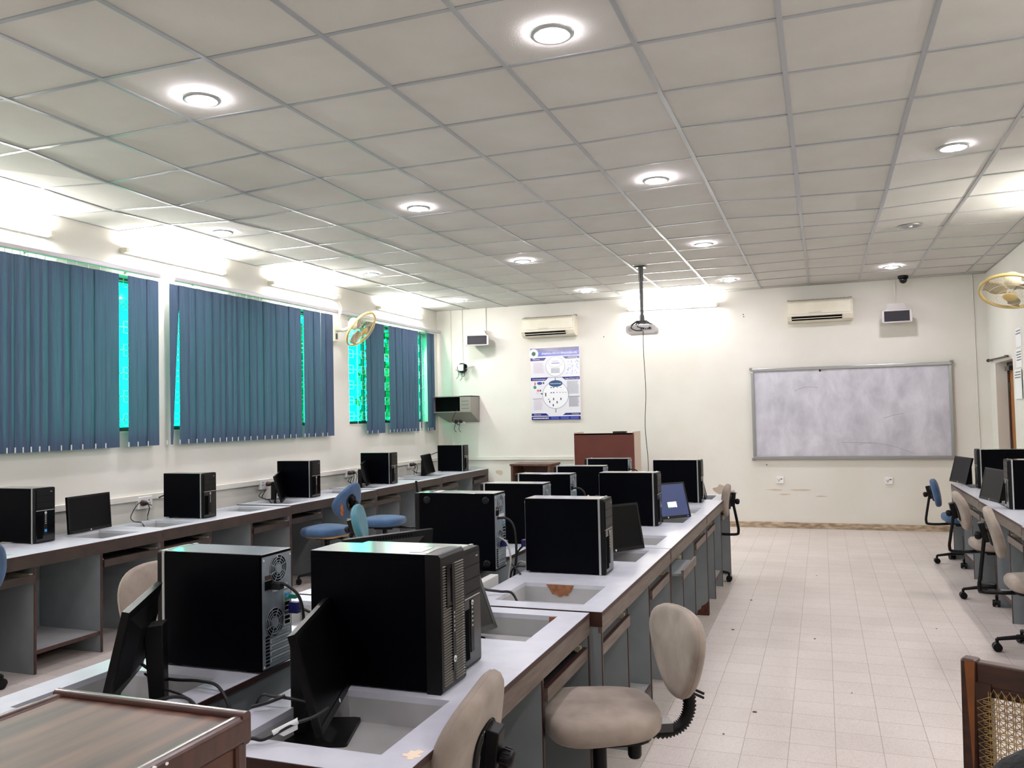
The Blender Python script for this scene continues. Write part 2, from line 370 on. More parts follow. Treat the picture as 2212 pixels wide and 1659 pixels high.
struct(mb.build('trim_3'))

# ------------------------------------------------------------------ windows
for wi, (a, b_) in enumerate(WINS):
    xw = XL - .15
    root = bpy.data.objects.new('window_%d' % (wi + 1), None); C.objects.link(root); root['kind'] = 'structure'; root.location = (xw, a, ZS)
    L = b_ - a; HH = ZH - ZS
    mb = MB(); t = .035
    for z0, z1 in ((0, t), (HH - t, HH)): mb.box(-.02, .02, 0, L, z0, z1, 'winframe')
    nm = 4
    for k in range(nm + 1):
        y = (L - t) * k / nm; mb.box(-.02, .02, y, y + t, 0, HH, 'winframe')
    mb.build('window_frame', root)
    mb = MB()
    for k in range(nm): mb.box(-.003, .003, (L - t) * k / nm + t, (L - t) * (k + 1) / nm, t, HH - t, 'pane')
    mb.build('pane', root)
    # security grille: bars with small rectangular links
    mb = MB(); r_ = .005; gx = .05; z = .1
    nb = int(L / .3)
    for k in range(nb + 1):
        y = .06 + (L - .12) * k / nb; mb.box(gx - r_, gx + r_, y - r_, y + r_, 0, HH, 'grille')
    kz = 0
    while z < HH - .03:
        mb.box(gx - r_, gx + r_, 0, L, z - .004, z + .004, 'grille')
        for k in range(nb):
            yc = .06 + (L - .12) * (k + .5) / nb; d = .055
            for s_ in (-1, 1):
                mb.box(gx - .004, gx + .004, yc + s_ * d - .004, yc + s_ * d + .004, z - .05, z + .05, 'grille')
                mb.box(gx - .004, gx + .004, yc - d, yc + d, z + s_ * .05 - .004, z + s_ * .05 + .004, 'grille')
        z += .2; kz += 1
    mb.build('window_grille', root)
    mb = MB(); mb.box(-.05, .16, -.0, L, -.012, 0, 'wall'); mb.build('window_sill', root)

# outdoors: ground and bushy trees seen through the green panes, one added for shade
mb = MB(); mb.box(-40, XL - .24, -20, 40, -.3, -.12, 'ground'); struct(mb.build('ground'))
def tree(x, y, h_, r_, sd, label):
    rnd = random.Random(sd); t = thing('garden_tree', label, 'tree', (x, y, -.12), 0)
    mb = MB(); mb.tube(crv([(0, 0, 0), (.05, .03, h_ * .3), (-.04, .05, h_ * .6)]), lambda k: .09 - .002 * k, 'bark', 8); mb.build('trunk', t)
    mb = MB()
    for k in range(3600):
        u = rnd.uniform(-1, 1); a = rnd.uniform(0, 2 * PI); q = rnd.uniform(.45, 1) * r_
        s_ = math.sqrt(1 - u * u); p = Vector((q * s_ * math.cos(a) * .8, q * s_ * math.sin(a), h_ * .62 + q * u * h_ * .32))
        d1 = Vector((rnd.gauss(0, 1), rnd.gauss(0, 1), rnd.gauss(0, 1))).normalized(); d2 = d1.orthogonal().normalized()
        l = rnd.uniform(.06, .13)
        mb.quad([p - d1 * l, p - d2 * l * .5, p + d1 * l, p + d2 * l * .5], 'leaf')
    mb.build('foliage', t)
tree(-9.3, 18.4, 3.9, 1.7, 1, 'leafy garden tree outside the window nearest the front corner')
tree(-7.3, 9.95, 3.5, .9, 3, 'unseen bushy tree added right outside the middle window to darken its closed blind')  # unseen tree, added to block daylight behind the middle blind
tree(-9.6, 14.0, 3.7, .85, 2, 'slim bushy tree outside, showing past the far end of the middle blind')

# ------------------------------------------------------------------ vertical blinds
def blind(label, r0, r1, slats, xb=-5.465, ztop=2.845, zbot=1.37):
    t = thing('vertical_blind', label, 'blind', (xb, r0, ztop), 0, 'blue vertical blinds on the window wall')
    mb = MB(); mb.rbox(-.022, .022, 0, r1 - r0, 0, .04, .006, 'rail', 'y', 2)
    for k in range(3):
        y = (r1 - r0) * (.12 + .38 * k); mb.box(-.075, -.02, y - .012, y + .012, .01, .03, 'rail')
    mb.build('headrail', t)
    H_ = ztop - zbot; rnd_s = random.Random(len(slats)); xo = .003
    for s_ in slats:
        xo = -xo
        a, b_ = s_[0] - r0, s_[1] - r0; lean = s_[2] if len(s_) > 2 else 0; cut = s_[3] if len(s_) > 3 else 0
        wd = b_ - a; ang = rnd_s.uniform(-.03, .07); yc = (a + b_) / 2; pinch = s_[4] if len(s_) > 4 else 1
        mb = MB(); h2 = wd / 2 + (.014 if wd > .06 else .002)
        N_ = 6
        for z0, z1, mt in ((-H_ + cut, -.03, 'blind'),):
            pts = []
            for i in range(N_ + 1):
                u = -1 + 2 * i / N_; off = .004 * (1 - u * u)
                pts.append((u * h2, off))
            ca, sa = math.cos(ang), math.sin(ang)
            lv = []
            for zz, sh, pk in ((z1, 0, 1), (z0, lean, pinch)):
                for u, off in pts:
                    lv.append(((-u * sa + off * ca) * pk + xo, yc + sh + (u * ca + off * sa) * pk, zz))
            n_ = N_ + 1
            mb.add(lv, [(i, i + 1, n_ + i + 1, n_ + i) for i in range(N_)], mt)
        ob = mb.build('slat', t)
        mb = MB()
        mb.box(-.002, .002, yc - .004, yc + .004, -.032, 0, 'white')
        mb.build('slat_hook', ob)
        mb = MB(); sh = lean
        mx = Matrix.Translation((0.006, yc + sh, -H_ + cut)) @ Matrix.Rotation(ang, 4, 'Z')
        mb.box(-.003, .002, -h2 - .003, -h2 + .006, .0, .04, 'label', mx)
        mb.build('bottom_clip', ob)
    return t
B1 = [(4.0, 4.09), (4.08, 4.17), (4.16, 4.25), (4.24, 4.32), (4.315, 4.395), (4.38, 4.45), (4.445, 4.515), (4.51, 4.58), (4.575, 4.65), (4.645, 4.735), (4.73, 4.84), (4.837, 4.918), (4.925, 5.025), (5.032, 5.145), (5.16, 5.247), (5.262, 5.388), (5.50, 5.585), (5.605, 5.705), (5.715, 5.828)]
B1 = [(3.60, 3.69), (3.68, 3.77), (3.76, 3.85), (3.84, 3.93), (3.92, 4.01)] + B1
B2 = [(5.985, 6.10, -.045, 0, .22), (6.098, 6.213), (6.213, 6.311), (6.315, 6.427), (6.43, 6.542), (6.545, 6.645), (6.64, 6.735), (6.73, 6.825), (6.82, 6.91), (6.905, 7.0), (7.004, 7.097), (7.10, 7.21), (7.207, 7.325), (7.33, 7.442), (7.447, 7.548), (7.553, 7.664), (7.669, 7.775), (7.78, 7.88), (7.884, 7.998), (8.058, 8.132), (8.134, 8.26), (8.255, 8.38), (8.42, 8.52), (8.51, 8.646)]
B3 = [(9.21, 9.30, 0, 0), (9.445, 9.56), (9.56, 9.70), (9.71, 9.90), (10.045, 10.12), (10.13, 10.235, .02), (10.235, 10.34), (10.34, 10.44), (10.43, 10.53), (10.52, 10.63), (10.62, 10.71), (10.70, 10.80), (10.81, 10.89), (10.97, 11.015), (11.205, 11.285), (11.29, 11.36), (11.35, 11.44)]
blind('long blue vertical blind nearest the camera with a bright green gap near its far end', 3.3, 5.85, B1)
blind('closed blue vertical blind on the middle window, one slat slanting at its near end', 6.02, 8.76, B2)
blind('gappy blue vertical blind behind the wall fan, green panes showing between its slats', 8.82, 11.66, B3[1:])

# ------------------------------------------------------------------ lamps
def downlight(x, y, label, lit=True):
    t = thing('ceiling_downlight', label, 'ceiling light', (x, y, H), 0, 'round recessed ceiling downlights')
    mb = MB(); mb.lathe([(.062, -.002), (.072, -.012), (.088, -.012), (.096, -.004), (.096, .0)], 'silver' if lit else 'alu', seg=32, caps=False); mb.build('trim_ring', t)
    mb = MB()
    if lit: mb.lathe([(1e-5, -.020), (.035, -.018), (.06, -.010), (.068, .0)], 'lamp', seg=28); mb.build('diffuser', t)
    else:
        mb.lathe([(1e-5, .03), (.045, .02), (.066, -.004)], 'alu', seg=28); mb.build('reflector', t)
        mb = MB(); mb.ball((0, 0, .006), .022, 'white'); mb.build('dead_bulb', t)
    return t
DL = [
 (-1.03, 3.38, 'lit ceiling downlight nearest the camera, top centre of the photo'),
 (-2.88, 3.38, 'lit ceiling downlight high on the left, second largest in the photo'),
 (-4.77, 5.84, 'lit ceiling downlight close above the tube light over the middle blind'),
 (-2.89, 5.82, 'lit ceiling downlight straight above the black towers, second row from the camera'),
 (-1.04, 5.82, 'lit ceiling downlight above and in front of the projector pole, second row from the camera'),
 (.83, 5.87, 'lit ceiling downlight at the right, in the second row from the camera'),
 (-4.71, 8.26, 'lit ceiling downlight near the wall fan by the window wall'),
 (-2.91, 8.30, 'lit ceiling downlight in the third row, between projector and window wall'),
 (-1.03, 8.27, 'lit ceiling downlight just right of the projector pole, third row'),
 (-4.73, 10.73, 'lit ceiling downlight closest to the far left corner above the hanging speaker'),
 (-2.88, 10.71, 'lit ceiling downlight between the left air conditioner and the projector'),
 (-1.03, 10.68, 'lit ceiling downlight just above the right end of the front tube light'),
 (.81, 10.61, 'lit ceiling downlight beside the black dome camera')]
for x, y, l in DL: downlight(x, y, l)
downlight(.80, 8.28, 'unlit ceiling downlight, the only dark one, at the right', False)
for x, y in ((-4.75, .93), (-2.88, .93), (-1.03, .93), (.82, .93), (.82, 3.38), (-4.75, 3.38), (-2.88, -1.5), (.82, -1.5)):
    downlight(x, y, 'lit ceiling downlight in the part of the ceiling outside the picture')
def tubelight(p0, p1, n, label):
    """p0,p1: ends on the wall; n: unit normal out of the wall"""
    a, b_ = Vector(p0), Vector(p1); d = (b_ - a).normalized(); L = (b_ - a).length; n = Vector(n); up = Vector((0, 0, 1))
    mx = Matrix(((d.x, n.x, up.x, a.x), (d.y, n.y, up.y, a.y), (d.z, n.z, up.z, a.z), (0, 0, 0, 1)))
    t = thing('tube_light', label, 'tube light', (0, 0, 0), 0, 'fluorescent tube lights on the walls')
    t.matrix_world = mx
    mb = MB(); mb.rbox(0, L, 0, .035, -.025, .025, .006, 'white', 'x', 2); mb.build('batten', t)
    for x in (.0, L):
        mb = MB(); mb.box(x - .018, x + .018, .0, .075, -.018, .018, 'cream'); mb.build('lamp_holder', t, bevel=.003)
    mb = MB(); mb.cyl((.02, .058, 0), (L - .02, .058, 0), .014, 'tube', 14); mb.build('lamp_tube', t)
tubelight((XL, 3.52, 3.03), (XL, 4.76, 3.02), (1, 0, 0), 'glaring tube light above the near blind, at the left edge of the photo')
tubelight((XL, 5.50, 3.035), (XL, 6.76, 3.035), (1, 0, 0), 'glaring tube light above the gap between the near and middle blinds')
tubelight((XL, 7.52, 3.04), (XL, 8.78, 3.05), (1, 0, 0), 'glaring tube light above the far half of the middle blind')
tubelight((XL, 9.85, 3.04), (XL, 11.09, 3.02), (1, 0, 0), 'glaring tube light above the blind next to the far corner')
tubelight((-2.53, YB, 3.03), (-1.30, YB, 3.0), (0, -1, 0), 'glaring tube light on the front wall behind the projector')
tubelight((XR, 7.9, 3.03), (XR, 6.7, 3.03), (-1, 0, 0), 'tube light on the door wall just outside the right edge, glowing on the ceiling')
tubelight((XR, 3.4, 3.03), (XR, 2.2, 3.03), (-1, 0, 0), 'unseen tube light added on the door wall outside the picture, nearer the camera')  # unseen tube, added to throw light from behind the view
tubelight((XL, 1.0, 3.03), (XL, 2.2, 3.03), (1, 0, 0), 'tube light on the window wall outside the picture, nearer the camera')

# ------------------------------------------------------------------ front wall fittings
def aircon(x0, label):
    t = thing('air_conditioner', label, 'air conditioner', (x0, YB, 2.70), 0, 'cream split air conditioners on the front wall')
    W_ = .80
    mb = MB(); prof = [(0, .0), (0, .285), (-.13, .285), (-.175, .255), (-.19, .2), (-.185, .075), (-.15, .02), (-.09, 0)]
    mb.prism([(y, z) for y, z in prof], (0, W_), 'cream', 'x'); mb.build('case', t, bevel=.006)
    mb = MB(); mb.box(.02, W_ - .02, -.196, -.186, .10, .245, 'cream'); mb.build('front_panel', t, bevel=.004)
    mb = MB()
    mb.box(.03, W_ - .03, -.17, -.03, .284, .288, 'ivory')
    for k in range(20): mb.box(.04 + k * .036, .062 + k * .036, -.16, -.04, .287, .291, 'void')
    mb.build('intake_grille', t)
    mb = MB(); mb.add([(.055, -.19, .062), (W_ - .13, -.19, .062), (W_ - .13, -.156, .018), (.055, -.156, .018)], [(0, 1, 2, 3)], 'void')
    mb.box(.05, W_ - .125, -.19, -.186, .062, .07, 'redbrown'); mb.build('air_outlet', t)
    mb = MB(); mb.box(.06, W_ - .135, -.186, -.172, .036, .043, 'cream'); mb.build('louver', t)
    mb = MB(); mb.box(.27, .42, -.1975, -.196, .112, .118, 'cablegrey'); mb.build('maker_mark', t)
    mb = MB(); mb.box(.0, .05, -.02, 0, .285, .31, 'greybox'); mb.box(W_ - .05, W_, -.02, 0, .285, .31, 'greybox'); mb.build('wall_bracket', t)
aircon(-4.09, 'cream wall air conditioner above the blue poster')
aircon(-.39, 'cream wall air conditioner above the whiteboard')
def speaker(x, z, tilt, rz, label):
    t = thing('wall_speaker', label, 'speaker', (x, YB - .12, z), rz, 'white wall speakers hanging from conduits')
    mx = Matrix.Rotation(math.radians(tilt), 4, 'X')
    mb = MB()   # flared box: wide front, narrow rounded back hood
    fw, fh, bw = .175, .083, .11
    pts = [(-fw, -.11, -fh), (fw, -.11, -fh), (fw, -.11, fh), (-fw, -.11, fh)]
    pb = [(-bw, .10, -fh * .5), (bw, .10, -fh * .5), (bw, .10, fh * .9), (-bw, .10, fh * .9)]
    mb.add([mx @ Vector(p) for p in pts + pb], [(4, 5, 6, 7), (0, 4, 7, 3), (1, 2, 6, 5), (0, 1, 5, 4), (3, 7, 6, 2)], 'ivory')
    mb.box(-fw, -fw + .03, -.125, -.10, -fh, fh, 'ivory', mx); mb.box(fw - .03, fw, -.125, -.10, -fh, fh, 'ivory', mx)
    mb.box(-fw, fw, -.125, -.10, fh - .018, fh, 'ivory', mx); mb.box(-fw, fw, -.125, -.10, -fh, -fh + .018, 'ivory', mx)
    mb.build('cabinet', t, bevel=.006)
    mb = MB(); mb.prism([(-.14, fh - .005), (-.115, fh + .035), (-.10, fh + .085), (-.085, fh + .095), (.085, fh + .095), (.10, fh + .085), (.115, fh + .035), (.14, fh - .005)], (-.03, .10), 'ivory', 'y', mx); mb.build('hood', t, bevel=.005)
    mb = MB(); mb.box(-fw + .03, fw - .03, -.112, -.106, -fh + .018, fh - .018, mat('speaker_cloth', '2E2E33', .9), mx); mb.build('grille_cloth', t)
    mb = MB(); mb.box(-.03, .03, .09, .12, -.02, .05, 'ivory'); mb.build('wall_bracket', t)
speaker(-4.80, 2.68, -6, math.radians(14), 'white wall speaker in the far left corner area, left of the poster')
speaker(.915, 2.69, -4, math.radians(0), 'white wall speaker under the dome camera, right of an air conditioner')
def conduit(x, z0, z1, label, r_=.009, dx=0):
    mb = MB(); mb.box(x - r_, x + r_, -.016, 0, z0, z1, 'wall') if not dx else mb.tube([(x, -.008, z1), (x + dx * .4, -.008, (z0 + z1) / 2), (x + dx, -.008, z0)], .007, 'wall', 6)
    o = mb.build('conduit'); o.location = (0, YB, 0); tag(o, label, 'conduit')
conduit(-5.30, .78, 3.19, 'full height white conduit in the far left corner')
conduit(-5.11, 2.36, 3.19, 'thin conduit dropping from the ceiling to the wired junction box')
conduit(-4.72, 2.79, 3.19, 'short conduit dropping from the ceiling to the left speaker')
conduit(-5.19, .78, 1.46, 'conduit running down below the twin socket under the open metal box')
conduit(.915, 2.78, 3.19, 'short conduit from the ceiling to the right speaker')
conduit(1.80, .0, 3.19, 'full height conduit right of the whiteboard', dx=.01)
# wired junction box + bullet camera
t = thing('junction_box', 'round black junction box with a white cover and loose wires on the front wall', 'junction box', (-5.11, YB, 2.30))
mb = MB(); mb.cyl((0, -.05, 0), (0, 0, 0), .075, 'black', 20); mb.build('back_plate', t)
mb = MB(); mb.box(-.055, .035, -.075, -.05, -.045, .055, 'white'); mb.build('cover', t, bevel=.006)
for k, (a, b_) in enumerate((((-.05, -.07, -.03), (-.09, -.05, -.16)), ((.0, -.07, -.04), (-.03, -.05, -.19)), ((.04, -.06, -.02), (.01, -.04, -.13)), ((-.05, -.06, .03), (-.10, -.05, -.02)))):
    a, b_ = Vector(a), Vector(b_); mid = (a + b_) / 2 + Vector((.03, -.02, -.02 - .01 * k))
    mb = MB(); mb.tube(crv([a, mid, b_], 6), .004, 'cable', 6); mb.build('loose_wire', t)
t = thing('bullet_camera', 'small black bullet camera beside the wired junction box', 'security camera', (-4.93, YB, 2.33))
mb = MB(); mb.cyl((0, 0, 0), (-.05, -.10, .0), .014, 'white', 10); mb.build('arm', t)
mb = MB(); mb.cyl((-.03, -.07, 0), (-.065, -.16, -.015), .038, 'white', 20); mb.cyl((-.065, -.16, -.015), (-.07, -.17, -.016), .036, 'gloss', 20); mb.build('body', t)
# open metal cabinet with chamfered underside
t = thing('network_box', 'open grey metal wall box with a slanted underside in the far left corner', 'metal box', (-5.47, YB, 1.54))
mb = MB(); W_ = .62; d = .34
mb.box(0, .012, -d, 0, .10, .33, 'greybox'); mb.box(0, W_, -d, 0, .318, .33, 'greybox'); mb.box(.0, W_, -.012, 0, .10, .33, 'greybox')
mb.box(W_ * .72, W_, -d, 0, .10, .33, 'greybox'); mb.box(0, W_, -d, 0, .09, .102, 'greybox')
mb.add([(0, -d, .09), (W_, -d, .09), (W_, -.02, -.06), (.12, -.02, -.06), (0, 0, .09), (W_, 0, .09), (W_, 0, -.06), (.12, 0, -.06)], [(0, 1, 2, 3), (0, 3, 7, 4), (1, 5, 6, 2), (3, 2, 6, 7)], 'greybox')
mb.build('shell', t)
mb = MB(); mb.box(.02, W_ * .70, -.27, -.02, .11, .31, 'void'); mb.build('dark_equipment', t)
mb = MB()
for k in range(3): mb.box(W_ * .76, W_ * .95, -d - .002, -d, .14 + .055 * k, .145 + .055 * k, 'steel')
mb.build('vent_slots', t)
mb = MB(); mb.tube(crv([(.38, -.3, .12), (.36, -.36, .05), (.30, -.28, -.04), (.30, -.06, -.10)]), .006, 'cable', 6); mb.build('power_lead', t)
def socket(x, y, z, wall, n, label, plugs=(), W_=.15, h_=.09):
    t = thing('wall_socket', label, 'wall socket', (x, y, z), {'front': 0, 'left': PI / 2}[wall])
    mb = MB(); mb.box(-W_ / 2, W_ / 2, -.035, 0, -h_ / 2, h_ / 2, 'white'); mb.build('face_plate', t, bevel=.004)
    for k in range(n):
        cx = -W_ / 2 + W_ * (k + .5) / n
        mb = MB(); mb.box(cx - .014, cx - .008, -.037, -.034, -.012, .0, 'ink'); mb.box(cx + .008, cx + .014, -.037, -.034, -.012, .0, 'ink'); mb.box(cx - .004, cx + .004, -.037, -.034, .012, .026, 'ink'); mb.build('pin_holes', t)
    for cx in plugs:
        mb = MB(); mb.lathe([(.024, -.0), (.026, .02), (.02, .045), (.008, .055)], 'redbrown', Matrix.Translation((cx, -.035, .0)) @ Matrix.Rotation(PI / 2, 4, 'X'), 14)
        mb.tube(crv([(cx, -.085, 0), (cx + .005, -.11, -.04), (cx - .01, -.10, -.12), (cx + .015, -.09, -.16)]), .0045, 'cable', 6); mb.build('plug', t)
    return t
socket(-5.18, YB, 1.49, 'front', 2, 'twin socket with two dark plugs under the grey metal wall box', (-.035, .04), .2)
def outlet(x, label):
    t = thing('wall_outlet', label, 'wall socket', (x, YB, .63), 0)
    mb = MB(); mb.box(-.045, .045, -.02, 0, -.045, .045, 'white'); mb.build('face_plate', t, bevel=.004)
    mb = MB()
    for a in (-.5, .5): mb.box(-.015, -.010, -.022, -.019, -.02, .02, 'ink', Matrix.Translation((a * .02, 0, 0)) @ Matrix.Rotation(a * .8, 4, 'Y'))
    mb.box(.012, .03, -.022, -.019, .008, .02, 'ink'); mb.build('pin_holes', t)
outlet(-.557, 'small white outlet under the left part of the whiteboard'); outlet(.765, 'small faded outlet under the right part of the whiteboard')
socket(-3.32, YB, .90, 'front', 1, 'white socket at the end of the trunking beside the red lectern', (), .12, .13)
mb = MB(); mb.box(XL, -3.38, -.03, 0, .905, .955, 'wall'); o = mb.build('cable_trunking', bevel=.003); o.location = (0, YB, 0); tag(o, 'white cable trunking along the front wall left of the red lectern', 'trunking')
mb = MB(); mb.box(0, .03, YN + .5, YB - .06, .90, .95, 'wall'); o = mb.build('cable_trunking', bevel=.003); o.location = (XL + .001, 0, 0); tag(o, 'long white cable trunking along the window wall behind the desks', 'trunking')
# poster
t = thing('poster', 'blue and white project poster with diagrams between air conditioner and lectern', 'poster', (-4.01, YB, 1.49), math.radians(0))
PW, PH = .745, 1.05
mb = MB(); mb.box(0, PW, -.03, -.004, 0, PH, mat('poster_board', 'E9E7EE', .15, spec=.6)); mb.build('board', t)
cN = mat('poster_navy', '2B2D78', .15, spec=.6); cB = mat('poster_blue', '4C57B8', .15, spec=.6); cL = mat('poster_lilac', '9C9CCB', .2); cG = mat('poster_grey', 'A9ABB5', .3); cR = mat('poster_red', 'D2705F', .3); cT = mat('poster_teal', '2E4F7C', .2); cW = mat('poster_white', 'F3F2F6', .15, spec=.6); cGr = mat('poster_green', '2F7F55', .3); cPk = mat('poster_pinkgrey', 'CDC3CF', .3); cSk = mat('poster_sky', '7FB3D2', .3); cDk = mat('poster_dark', '26283A', .3)
mb = MB()
def pr(u0, u1, v0, v1, m_, l=1): mb.box(u0 * PW, u1 * PW, -.03 - .0006 * l, -.03 - .0006 * (l - 1), (1 - v1) * PH, (1 - v0) * PH, m_)
def pe(cu, cv, ru, rv, m_, l=1, n_=40): mb.prism([(cu * PW + ru * PW * math.cos(2 * PI * k / n_), (1 - cv) * PH + rv * PW * math.sin(2 * PI * k / n_)) for k in range(n_)][::-1], (-.03 - .0006 * l, -.03 - .0006 * (l - 1)), m_, 'y')
def pp(pts, m_, l=1): mb.prism([(u * PW, (1 - v) * PH) for u, v in pts], (-.03 - .0006 * l, -.03 - .0006 * (l - 1)), m_, 'y')
pr(0, 1, 0, .115, cB); pr(.12, 1, 0, .05, cN, 2); pe(.07, .075, .095, .095, cW, 3); pe(.07, .075, .045, .045, cGr, 4); pe(.07, .075, .03, .03, cDk, 5)
pp([(.0, .135), (.33, .135), (.28, .175), (0, .175)], cN); pp([(.66, .125), (1, .125), (1, .16), (.72, .16)], cN)
pp([(.0, .415), (.36, .415), (.30, .455), (0, .455)], cN); pp([(.64, .415), (1, .415), (1, .45), (.70, .45)], cN)
pp([(.0, .91), (.30, .91), (.36, .945), (0, .945)], cN); pp([(.70, .91), (1, .91), (1, .94), (.64, .94)], cN)
pr(0, 1, .955, 1, cN); 
for k in range(3): pr(.40 + .2 * k, .56 + .2 * k, .962, .993, cB, 2)
pr(0, 1, .41, .415, cN); pr(.495, .508, .42, .90, cDk)
pe(.51, .26, .20, .20, cG, 2); pe(.51, .26, .19, .19, cW, 3); pe(.51, .205, .145, .10, cG, 4); pe(.51, .205, .138, .094, cW, 5); pr(.43, .60, .21, .225, cL, 6); pr(.45, .58, .18, .20, cPk, 6)
pe(.50, .66, .27, .27, cG, 2); pe(.50, .66, .258, .258, cW, 3); pe(.51, .50, .14, .066, cT, 4)
rnd = random.Random(5)
for k in range(12): pr(.42, .60, .285 + .006 * k, .288 + .006 * k, cG, 6)
for blk, (u0, u1, v0, v1) in enumerate(((.06, .28, .2, .345), (.05, .24, .72, .86), (.74, .98, .47, .645), (.77, .98, .69, .82))):
    v = v0
    while v < v1: pr(u0, u1 - rnd.uniform(0, .03), v, v + .004, cPk if blk < 2 else cG, 2); v += .0085 if blk < 3 else .0065
pr(.03, .23, .705, .71, cDk, 2); pr(.76, 1, .682, .687, cDk, 2)
for k in range(26): u, v = rnd.uniform(.72, .97), rnd.uniform(.18, .36); pr(u, u + .022, v, v + .009, cSk if k % 3 else cL, 2)
for k in range(3): u = .86; pr(u - .09 * k, u - .09 * k + .003, .2, .35 - .02 * k, cSk, 2)
for u, v, ru, rv, m_ in ((.18, .49, .055, .03, mat('poster_indigo', '34489A', .3)), (.08, .545, .032, .032, cGr)): pe(u, v, ru, rv, m_, 2)
pr(.245, .275, .475, .5, cDk, 2); pr(.07, .10, .475, .515, cR, 2); pr(.12, .17, .58, .605, cR, 2); pr(.18, .205, .58, .605, cDk, 2); pr(.20, .24, .63, .645, cDk, 2); pr(.1, .16, .62, .63, cPk, 2)
for u, v in ((.40, .55), (.45, .55), (.53, .55), (.60, .55), (.40, .62), (.45, .62), (.52, .62), (.58, .62), (.64, .62), (.70, .62)): pr(u, u + .03, v, v + .012, cDk if u < .5 else cG, 4)
for u, v, h_ in ((.29, .625, .05), (.37, .735, .03), (.45, .70, .03), (.60, .70, .03), (.52, .745, .03), (.44, .785, .03), (.35, .71, .012)): pr(u, u + .022, v, v + h_, cDk, 4)
for k in range(4): pr(.47 + .05 * k, .49 + .05 * k, .60, .602, cG, 4)
mb.build('printed_graphics', t)
mb = MB(); Rx = Matrix.Rotation(PI / 2, 4, 'X')
def ptxt(s, u, v, size, m_='paper', al='CENTER', l=7):
    mb = MB(); text_mesh(mb, s, size, Matrix.Translation((u * PW, -.03 - .0006 * l, (1 - v) * PH)) @ Rx, m_, al); mb.build('printed_heading', t)
ptxt('Objectives', .04, .155, .026, al='LEFT', l=2); ptxt('Methodology', .96, .142, .026, al='RIGHT', l=2)
ptxt('Tools & technologies', .03, .436, .024, al='LEFT', l=2); ptxt('Usage & Future work', .98, .433, .024, al='RIGHT', l=2)
ptxt('References', .05, .928, .024, al='LEFT', l=2); ptxt('Conclusion', .97, .925, .024, al='RIGHT', l=2); ptxt('Features & Results', .51, .50, .022, l=5)
rnd = random.Random(9); u = .24
while u < .95:   # white title line: bars too small to read in the photo
    w2 = rnd.uniform(.008, .02); mb.box(u * PW, (u + w2) * PW, -.0322, -.0314, (1 - .09) * PH, (1 - .09 + rnd.uniform(.018, .026)) * PH, M['paper']); u += w2 + .012
u = .03
while u < .35: w2 = rnd.uniform(.008, .016); mb.box(u * PW, (u + w2) * PW, -.0322, -.0314, (1 - .985) * PH, (1 - .97) * PH, M['paper']); u += w2 + .006
mb.build('printed_title_line', t)
# whiteboard
t = thing('whiteboard', 'large smudged whiteboard in an aluminium frame on the front wall', 'whiteboard', (-.885, YB, .905))
BW, BH = 2.415, 1.21
mb = MB(); mb.box(.03, BW - .03, -.03, -.012, .03, BH - .03, 'smudge'); mb.build('writing_surface', t)
for nme, (x0, x1, z0, z1) in {'frame_bottom': (0, BW, 0, .04), 'frame_top': (0, BW, BH - .04, BH), 'frame_left': (0, .04, .04, BH - .04), 'frame_right': (BW - .04, BW, .04, BH - .04)}.items():
    mb = MB(); mb.box(x0, x1, -.05, -.002, z0, z1, 'alu'); mb.build(nme, t, bevel=.006)
for x in (0, BW):
    for z in (0, BH):
        mb = MB(); mb.box(x - .018, x + .018, -.055, 0, z - .018, z + .018, 'greybox'); mb.build('frame_corner', t, bevel=.006)
mb = MB(); mb.cyl((.875, -.045, BH - .055), (.875, -.03, BH - .055), .012, 'black', 12); mb.box(.862, .88, -.04, -.03, BH - .06, BH - .035, 'black'); mb.build('magnet', t)
mb = MB()
for p in (((1.30, .18), (1.42, .21), (1.50, .20)), ((1.62, .52), (1.75, .56), (1.86, .58)), ((1.1, .22), (1.6, .19), (1.95, .07)), ((.55, .9), (.7, .95), (.85, .93))):
    mb.tube(crv([(a, -.0302, b_) for a, b_ in p], 6), .0022, mat('marker_smear', '9B97A4', .6), 5)
mb.build('marker_trace', t)
# nail marks
# dome camera
t = thing('dome_camera', 'small black dome camera on the ceiling near the front wall', 'security camera', (1.0, 11.45, H))
mb = MB(); mb.cyl((0, 0, -.03), (0, 0, 0), .06, 'black', 24); mb.build('mount', t)
mb = MB(); mb.ball((0, 0, -.045), .048, 'gloss'); mb.build('dome', t)
mb = MB(); mb.cyl((0, 0, 0), (0, 0, -.02), .03, 'white', 12); mb.build('base_collar', t)
# projector on a ceiling pole
t = thing('projector', 'white projector hanging from a long grey ceiling pole', 'projector', (-1.85, 9.25, H), math.radians(3))
mb = MB(); mb.box(-.06, .06, -.06, .06, -.012, 0, 'steel'); mb.build('ceiling_plate', t, bevel=.003)
mb = MB(); mb.cyl((0, 0, -.16), (0, 0, -.01), .026, 'steel', 16); mb.cyl((0, 0, -.56), (0, 0, -.15), .02, 'steel', 16); mb.build('pole', t)
mb = MB(); mb.cyl((0, 0, -.60), (0, 0, -.54), .028, 'steel', 14); mb.box(-.055, .055, -.05, .05, -.635, -.605, 'steel')
for a, b_ in ((-.05, -.05), (.05, -.05), (-.05, .05), (.05, .05)): mb.cyl((a, b_, -.61), (a * 2.2, b_ * 1.8, -.66), .008, 'steel', 8)
mb.build('mount', t)
mb = MB(); mb.rbox(-.165, .165, -.12, .12, -.755, -.66, .03, 'ivory', 'y', 5); mb.build('body', t, bevel=.004)
mb = MB(); mb.box(-.01, .12, -.124, -.119, -.72, -.69, 'cablegrey')
